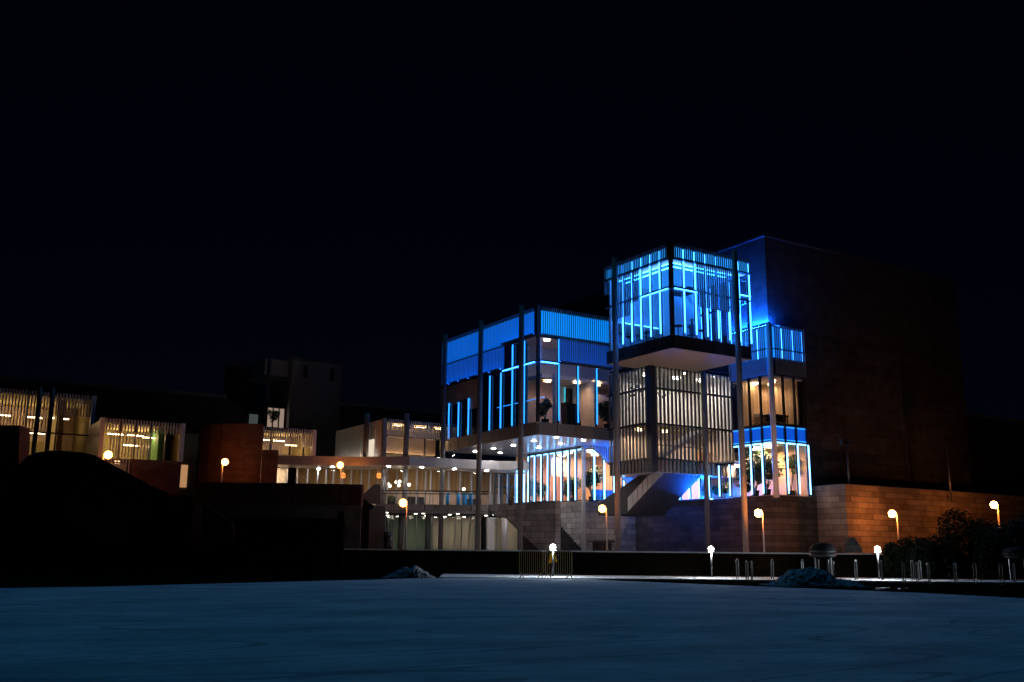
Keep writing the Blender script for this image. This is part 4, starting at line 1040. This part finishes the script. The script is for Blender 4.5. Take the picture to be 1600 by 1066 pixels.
domed_bin(1287, 50.5, 848, 871, 1.32, "dome topped black bin with two pale rim bands, behind the big snow heap")
domed_bin(1590, 49, 855, 873, 1.2, "dome topped black bin at the right photo edge beside the shrubs")
lbn = col_at(605.5, 61.5, 1.35)
t = thing("litter_bin", "dark litter bin with a curved lid in front of the lower lobby glass", "bin", lbn)
MB().lathe((lbn.x, lbn.y, 1.35), [(.24, 0), (.25, .85)], 18).build("body", BLACK, t, True)
MB().lathe((lbn.x, lbn.y, 1.35), [(.22, .85), (.22, .98)], 18).build("rim_band", STEEL, t, True)
MB().lathe((lbn.x, lbn.y, 1.35), [(.27, .98), (.26, 1.02), (.16, 1.09), (.02, 1.1)], 18).build("lid", BLACK, t, True)
o = [atd(x, y, 56) for x, y in ((1321, 862), (1326, 842), (1329, 840), (1335, 840), (1347, 858), (1347, 863))]
tag(MB().ext(o, FW * .6).build("tapered_block", DARKSTONE), "dark tapered stone block at the foot of the orange wall corner", "block")
bx = col_at(941, 63.5, 1.35)
tag(MB().lathe((bx.x, bx.y, 1.35), [(.6, 0), (.62, .55), (.9, .6), (.88, .68), (.5, .72)], 20).build("round_table", DARKSTONE), "dark round outdoor table by the stone base, behind a globe lamp", "table")

def snow_heap(prof, D, depth, label):
    t = MB(); m = 9; n = len(prof)
    base = [col_at(x, D, 0.0) for x, _ in prof]; top = [atd(x, y, D).z for x, y in prof]
    rnd = random.Random(len(label))
    for k in range(m):
        s = k / (m - 1) * 2 - 1
        for i in range(n):
            e = (1 - s * s) ** .8
            q = base[i] + FW * (s * depth) + RT * rnd.uniform(-.06, .06)
            t.v.append((q.x, q.y, max(-.05, (top[i] + .02) * e * rnd.uniform(.78, 1.06) - .02 if 0 < i < n - 1 else -.05)))
    for k in range(m - 1):
        for i in range(n - 1): t.f.append((k * n + i, k * n + i + 1, (k + 1) * n + i + 1, (k + 1) * n + i))
    o = t.build("snow_heap", SNOW)
    md = o.modifiers.new("sub", 'SUBSURF'); md.levels = md.render_levels = 3
    tx = bpy.data.textures.new("snow_lumps", 'CLOUDS'); tx.noise_scale = .22
    dm = o.modifiers.new("disp", 'DISPLACE'); dm.texture = tx; dm.strength = .22; dm.mid_level = .5
    t2 = bpy.data.textures.new("snow_grit", 'CLOUDS'); t2.noise_scale = .07
    d2 = o.modifiers.new("grit", 'DISPLACE'); d2.texture = t2; d2.strength = .09; d2.mid_level = .5
    return tag(o, label, "snow heap")
snow_heap([(600, 903), (612, 897), (622, 893), (630, 887), (636, 884.5), (641, 888), (647, 881), (651, 884), (657, 888), (664, 893), (672, 899), (680, 904)], 46.6, .9, "small pointed heap of snow on the left ice edge")
snow_heap([(1196, 916), (1214, 910), (1228, 898), (1238, 889), (1250, 887), (1262, 886), (1270, 887), (1280, 888), (1292, 893), (1300, 901), (1312, 908), (1326, 905), (1334, 911), (1345, 917)], 38.5, 1.2, "large dark blue heap of shovelled snow on the right ice edge")
a = atz(1377, 922, .03); b = atz(1390, 921.5, .03)
u = (b - a); tag(MB().ext([a, b, b + FW * .5, a + FW * .5], (0, 0, .06)).build("white_board", WHITEPAINT), "small white board lying on the right ice edge", "board")
mb = MB(); pts = [atz(x, y, .06) for x, y in ((1395, 921.5), (1402, 921), (1409, 922), (1415, 921), (1421, 921.5))]
tag(mb.path(pts, .05).build("red_hose", REDPLASTIC), "short red hose lying beside the white board on the ice edge", "hose")

# ------------------------------------------------------------------ shrubs and indoor plants
def leaves(mb, c, rx, ry, rz, n, size, rnd):
    for _ in range(n):
        while True:
            p = Vector((rnd.uniform(-1, 1), rnd.uniform(-1, 1), rnd.uniform(-1, 1)))
            if .25 < p.length < 1: break
        q = Vector((c[0] + p.x * rx, c[1] + p.y * ry, c[2] + p.z * rz))
        d1 = Vector((rnd.uniform(-1, 1), rnd.uniform(-1, 1), rnd.uniform(-1, 1))).normalized() * size * rnd.uniform(.6, 1.3)
        d2 = d1.orthogonal().normalized() * size * .45
        mb.quad(q - d1, q + d2, q + d1, q - d2)
def shrub(px, D, ytop, w, label, seed):
    rnd = random.Random(seed); b = col_at(px, D, .3); zt = atd(px, ytop, D).z; h = zt - .3
    t = thing("shrub", label, "shrub", (b.x, b.y, .3), "dark shrubs before the stone wall")
    mb = MB()
    for i in range(9):
        o = RT * rnd.uniform(-w / 2, w / 2) * .8 + FW * rnd.uniform(-.8, .8)
        hh = rnd.uniform(.45, .8) * h * (1 - .5 * abs(o.dot(RT)) / (w / 2))
        leaves(mb, (b.x + o.x, b.y + o.y, .3 + hh), w * .24, w * .24, h * .28, 420, .11, rnd)
        leaves(mb, (b.x + o.x, b.y + o.y, .3 + hh * .4), w * .24, w * .24, h * .3, 300, .11, rnd)
    mb.build("foliage", LEAFDARK, t)
    s = MB()
    for i in range(6):
        o = RT * rnd.uniform(-w / 3, w / 3); s.tube((b.x, b.y, .2), (b.x + o.x, b.y + o.y, .3 + h * .7), .05, .02, 6)
    s.build("stems", BARK, t)
shrub(1422, 54, 834, 2.3, "low dark shrub under the globe lamp, leftmost of the shrubs", 1)
shrub(1455, 53, 823, 2.5, "dark shrub second from the left, before the orange wall", 2)
shrub(1508, 53.5, 794, 3.4, "tall dark shrub left of the rightmost globe lamp", 3)
shrub(1560, 52.5, 800, 3.0, "dark shrub hiding the pole of the rightmost globe lamp", 4)
shrub(1603, 52, 801, 2.6, "dark shrub cut by the right photo edge", 5)

def plant(loc, h, r, label, seed, clumps=5, pot=True, n=90, size=.16):
    rnd = random.Random(seed); x, y, z = loc
    t = thing("potted_plant", label, "plant", loc, "plants inside the windows")
    s = MB(); mb = MB()
    if pot: MB().lathe(loc, [(.2, 0), (.26, .4), (.24, .42)], 14).build("pot", BLACK, t)
    for i in range(clumps):
        q = (x + rnd.uniform(-r, r) * .7, y + rnd.uniform(-r, r) * .7, z + h * rnd.uniform(.45, .9))
        s.tube((x, y, z + .3), q, .03, .015, 6); leaves(mb, q, r * .6, r * .6, h * .2, n, size, rnd)
    s.build("stems", BARK, t); mb.build("foliage", LEAF, t)
def on(p, z): return (p.x, p.y, z)
plant(on(atx(1180, 760, 46.9), 4.8), 3.0, 1.0, "large tree like plant behind the strip lit glass of the right bay", 11, 9, True, 130, .17)
plant(on(atx(1198, 760, 46.6), 4.8), 2.6, .9, "leafy plant beside the corner column inside the right bay", 12, 7, True, 120, .17)
plant(on(aty(1236, 760, 44.8), 4.8), 2.9, .5, "slim plant with high drooping leaves at the right bay's right window", 13, 3, True, 60, .15)
plant(on(atx(1170, 775, 46.4), 4.8), .9, .6, "low bushy plant on the floor of the right bay", 14, 5, False, 80, .14)
for px, k, lb_ in ((1098, 15, "leftmost low green plant behind the strip lights under the lantern"), (1118, 16, "middle low green plant behind the strip lights under the lantern"), (1135, 17, "rightmost low green plant behind the strip lights under the lantern")):
    plant(on(atx(px, 775, 46.6), 4.8), 1.0, .6, lb_, k, 5, False, 70, .14)
plant(on(aty(925, 770, 58.0), 4.8), 2.6, .8, "round topped indoor tree at the corner of the glazed hall", 18, 6, True, 120, .18)
plant(on(atx(896, 770, 42.6), 4.8), 1.8, .8, "indoor plant left of the hall's corner column", 19, 6, True, 110, .17)
plant(on(atx(834, 770, 42.4), 4.8), 1.9, .6, "teal lit plant at the left end of the strip lit hall", 20, 5, True, 90, .16)
plant(on(atx(852, 772, 42.9), 4.8), 1.6, .5, "slender plant between the strip lights of the hall", 21, 4, True, 70, .15)
plant(on(aty(949, 655, 53.9), 9.37), 1.9, .7, "large dark plant at the right end of the blue wing window", 22, 8, True, 120, .17)
plant(on(aty(852, 655, 54.3), 9.37), 1.8, .5, "dark plant just inside the corner of the blue wing", 23, 5, True, 80, .15)
q = col_at(608, 74.5, 4.46); plant((q.x, q.y, 4.46), 1.1, .4, "small dark plant behind the terrace railing, left end of the foyer", 24, 4, True, 50, .12)
q = col_at(455, 73.6, 4.46); plant((q.x, q.y, 4.46), 1.2, .5, "green plant behind the foyer glass right of the brick drum", 25, 4, True, 50, .13)
q = atd(424, 655, 88.5); plant((q.x, q.y, q.z - .6), 1.4, .6, "green bush in front of the dark tower's lit window", 26, 5, False, 60, .14)
q = atd(425, 672, 88); tag(MB().box(q.x - 2.5, q.x + 2.5, q.y - .5, q.y + 2, 3, q.z).build("flat_roof", ROOF), "dark flat roof carrying the bush below the tower window", "roof")

# terrace furniture
for i, (px, w, lbl) in enumerate(((716, .13, "leftmost bright blue drum behind the terrace railing"), (726, .2, "wider bright blue drum in the middle behind the railing"), (735.5, .15, "right bright blue drum behind the terrace railing, nearest the tall column"), (699, .15, "pale blue drum behind the railing right of the first tall column"))):
    q = col_at(px, 70.9, 4.34)
    t = thing("blue_drum", lbl, "drum", q, "blue drums on the terrace")
    MB().lathe((q.x, q.y, 4.345), [(w, 0), (w * .92, .5), (w, .95)], 18).build("body", BLUEPAINT, t, True)
    MB().lathe((q.x, q.y, 4.345), [(w * 1.05, .955), (w * 1.05, 1.0)], 18).build("lid", BLUEPAINT, t, True)
q = col_at(798, 67.6, 4.56)
t = thing("bare_shrub", "thin leafless shrub in front of the foyer doors", "shrub", q)
mb = MB(); rnd = random.Random(3)
for i in range(22):
    e = Vector((q.x, q.y, 4.4)) + RT * rnd.uniform(-.6, .6) + FW * rnd.uniform(-.3, .3) + Vector((0, 0, rnd.uniform(.5, 1.35)))
    mb.tube((q.x, q.y, 4.3), e, .02, .008, 5)
mb.build("twigs", BARK, t)
# the black table in the right bay
q = aty(1212, 655, 44.6)
t = thing("black_table", "black draped table with chairs in the right bay's upper warm room", "table", (q.x, q.y, 9.06))
MB().box(q.x - .75, q.x + .75, q.y - .4, q.y + .4, 9.75, 9.83).build("table_top", BLACK, t)
for sx in (-.68, .68):
    for sy in (-.33, .33): MB().tube((q.x + sx, q.y + sy, 9.06), (q.x + sx, q.y + sy, 9.75), .035).build("leg", BLACK, t)
MB().box(q.x - .6, q.x + .6, q.y - .3, q.y + .3, 9.4, 9.74).build("drape", BLACK, t)
# blue seat in the hall
q = aty(944, 776, 58.2)
t = thing("blue_sofa", "blue sofa inside the hall right of the corner column", "sofa", (q.x, q.y, 4.8))
MB().box(q.x - .9, q.x + .9, q.y - .35, q.y + .35, 4.95, 5.25).build("seat", BLUEPAINT, t)
MB().box(q.x - .9, q.x + .9, q.y + .2, q.y + .4, 5.26, 5.75).build("backrest", BLUEPAINT, t)
for s in (-.8, .8): MB().box(q.x + s - .05, q.x + s + .05, q.y - .3, q.y + .3, 4.8, 4.94).build("leg", BLACK, t)
# diners' tables and chairs inside the tower window
for i, (f, px, dep, lbl) in enumerate((('L', 985, .5, "small dark table at the tower's left window, far end"), ('L', 1010, .5, "small dark table at the tower's left window, nearest its corner"), ('R', 1060, .5, "small dark table just right of the tower's corner post"), ('R', 1100, .6, "small dark table at the tower's right window"))):
    q = atx(px, 535, TX + dep) if f == 'L' else aty(px, 530, TY + dep)
    t = thing("bistro_table", lbl, "table", (q.x, q.y, 13.75), "tables inside the tower")
    MB().lathe((q.x, q.y, 13.75), [(.3, .70), (.32, .72), (.3, .75)], 16).build("table_top", BLACK, t)
    MB().lathe((q.x, q.y, 13.75), [(.2, 0), (.03, .05), (.03, .7)], 12).build("pedestal", BLACK, t)

# ------------------------------------------------------------------ the person at the tower window
def person(loc, rz, label):
    x, y, z = loc
    V = {'pel': (0, 0, .52), 'sp1': (0, .06, .72), 'sp2': (0, .10, .95), 'nk': (0, .14, 1.10), 'hd': (0, .17, 1.20), 'hd2': (0, .18, 1.30),
         'lsh': (-.19, .10, 1.02), 'lel': (-.27, .26, .84), 'lwr': (-.14, .48, .86), 'lha': (-.08, .55, .87),
         'rsh': (.19, .10, 1.02), 'rel': (.28, .25, .84), 'rwr': (.16, .48, .86), 'rha': (.10, .55, .87),
         'lhp': (-.1, .02, .50), 'lkn': (-.13, .46, .52), 'lan': (-.13, .44, .10), 'lto': (-.13, .60, .04),
         'rhp': (.1, .02, .50), 'rkn': (.13, .46, .52), 'ran': (.13, .40, .10), 'rto': (.13, .56, .04)}
    Rr = {'pel': .15, 'sp1': .14, 'sp2': .16, 'nk': .055, 'hd': .085, 'hd2': .085, 'lsh': .075, 'rsh': .075, 'lel': .05, 'rel': .05, 'lwr': .032, 'rwr': .032, 'lha': .04, 'rha': .04,
          'lhp': .10, 'rhp': .10, 'lkn': .07, 'rkn': .07, 'lan': .045, 'ran': .045, 'lto': .04, 'rto': .04}
    E_ = [('pel', 'sp1'), ('sp1', 'sp2'), ('sp2', 'nk'), ('nk', 'hd'), ('hd', 'hd2'), ('sp2', 'lsh'), ('lsh', 'lel'), ('lel', 'lwr'), ('lwr', 'lha'), ('sp2', 'rsh'), ('rsh', 'rel'), ('rel', 'rwr'), ('rwr', 'rha'),
          ('pel', 'lhp'), ('lhp', 'lkn'), ('lkn', 'lan'), ('lan', 'lto'), ('pel', 'rhp'), ('rhp', 'rkn'), ('rkn', 'ran'), ('ran', 'rto')]
    ks = list(V); me = bpy.data.meshes.new("person")
    me.from_pydata([V[k] for k in ks], [(ks.index(a), ks.index(b)) for a, b in E_], [])
    me.materials.append(paint("blue grey clothing", (.22, .25, .32), .9))
    t = thing("person", label, "person", (x, y, z)); t.rotation_euler = (0, 0, rz)
    o = bpy.data.objects.new("body", me); COL.objects.link(o); o.parent = t
    o.modifiers.new("skin", 'SKIN'); sd = o.modifiers.new("sub", 'SUBSURF'); sd.levels = sd.render_levels = 2
    for i, k in enumerate(ks):
        sv = me.skin_vertices[0].data[i]; sv.radius = (Rr[k], Rr[k] * .85); sv.use_root = (k == 'pel')
    h = MB().ball((0, .155, 1.30), .105, 14, 10, 1.1).build("hair", BLACK, None, True); h.parent = t
    fc = MB().ball((0, .20, 1.24), .085, 14, 10, 1.2).build("face", paint("skin", (.45, .3, .22), .6), None, True); fc.parent = t
    return t
q = aty(1081, 520, 44.7)
person((q.x, q.y, 13.74), math.radians(150), "person in blue grey clothes sitting at the tower window, arms forward on a table")
t = thing("chair", "dark chair under the seated person at the tower window", "chair", (q.x, q.y, 13.74))
MB().box(q.x - .22, q.x + .22, q.y - .22, q.y + .22, 14.14, 14.18).build("seat", BLACK, t)
for sx in (-.19, .19):
    for sy in (-.19, .19): MB().tube((q.x + sx, q.y + sy, 13.74), (q.x + sx, q.y + sy, 14.14), .018).build("leg", BLACK, t)
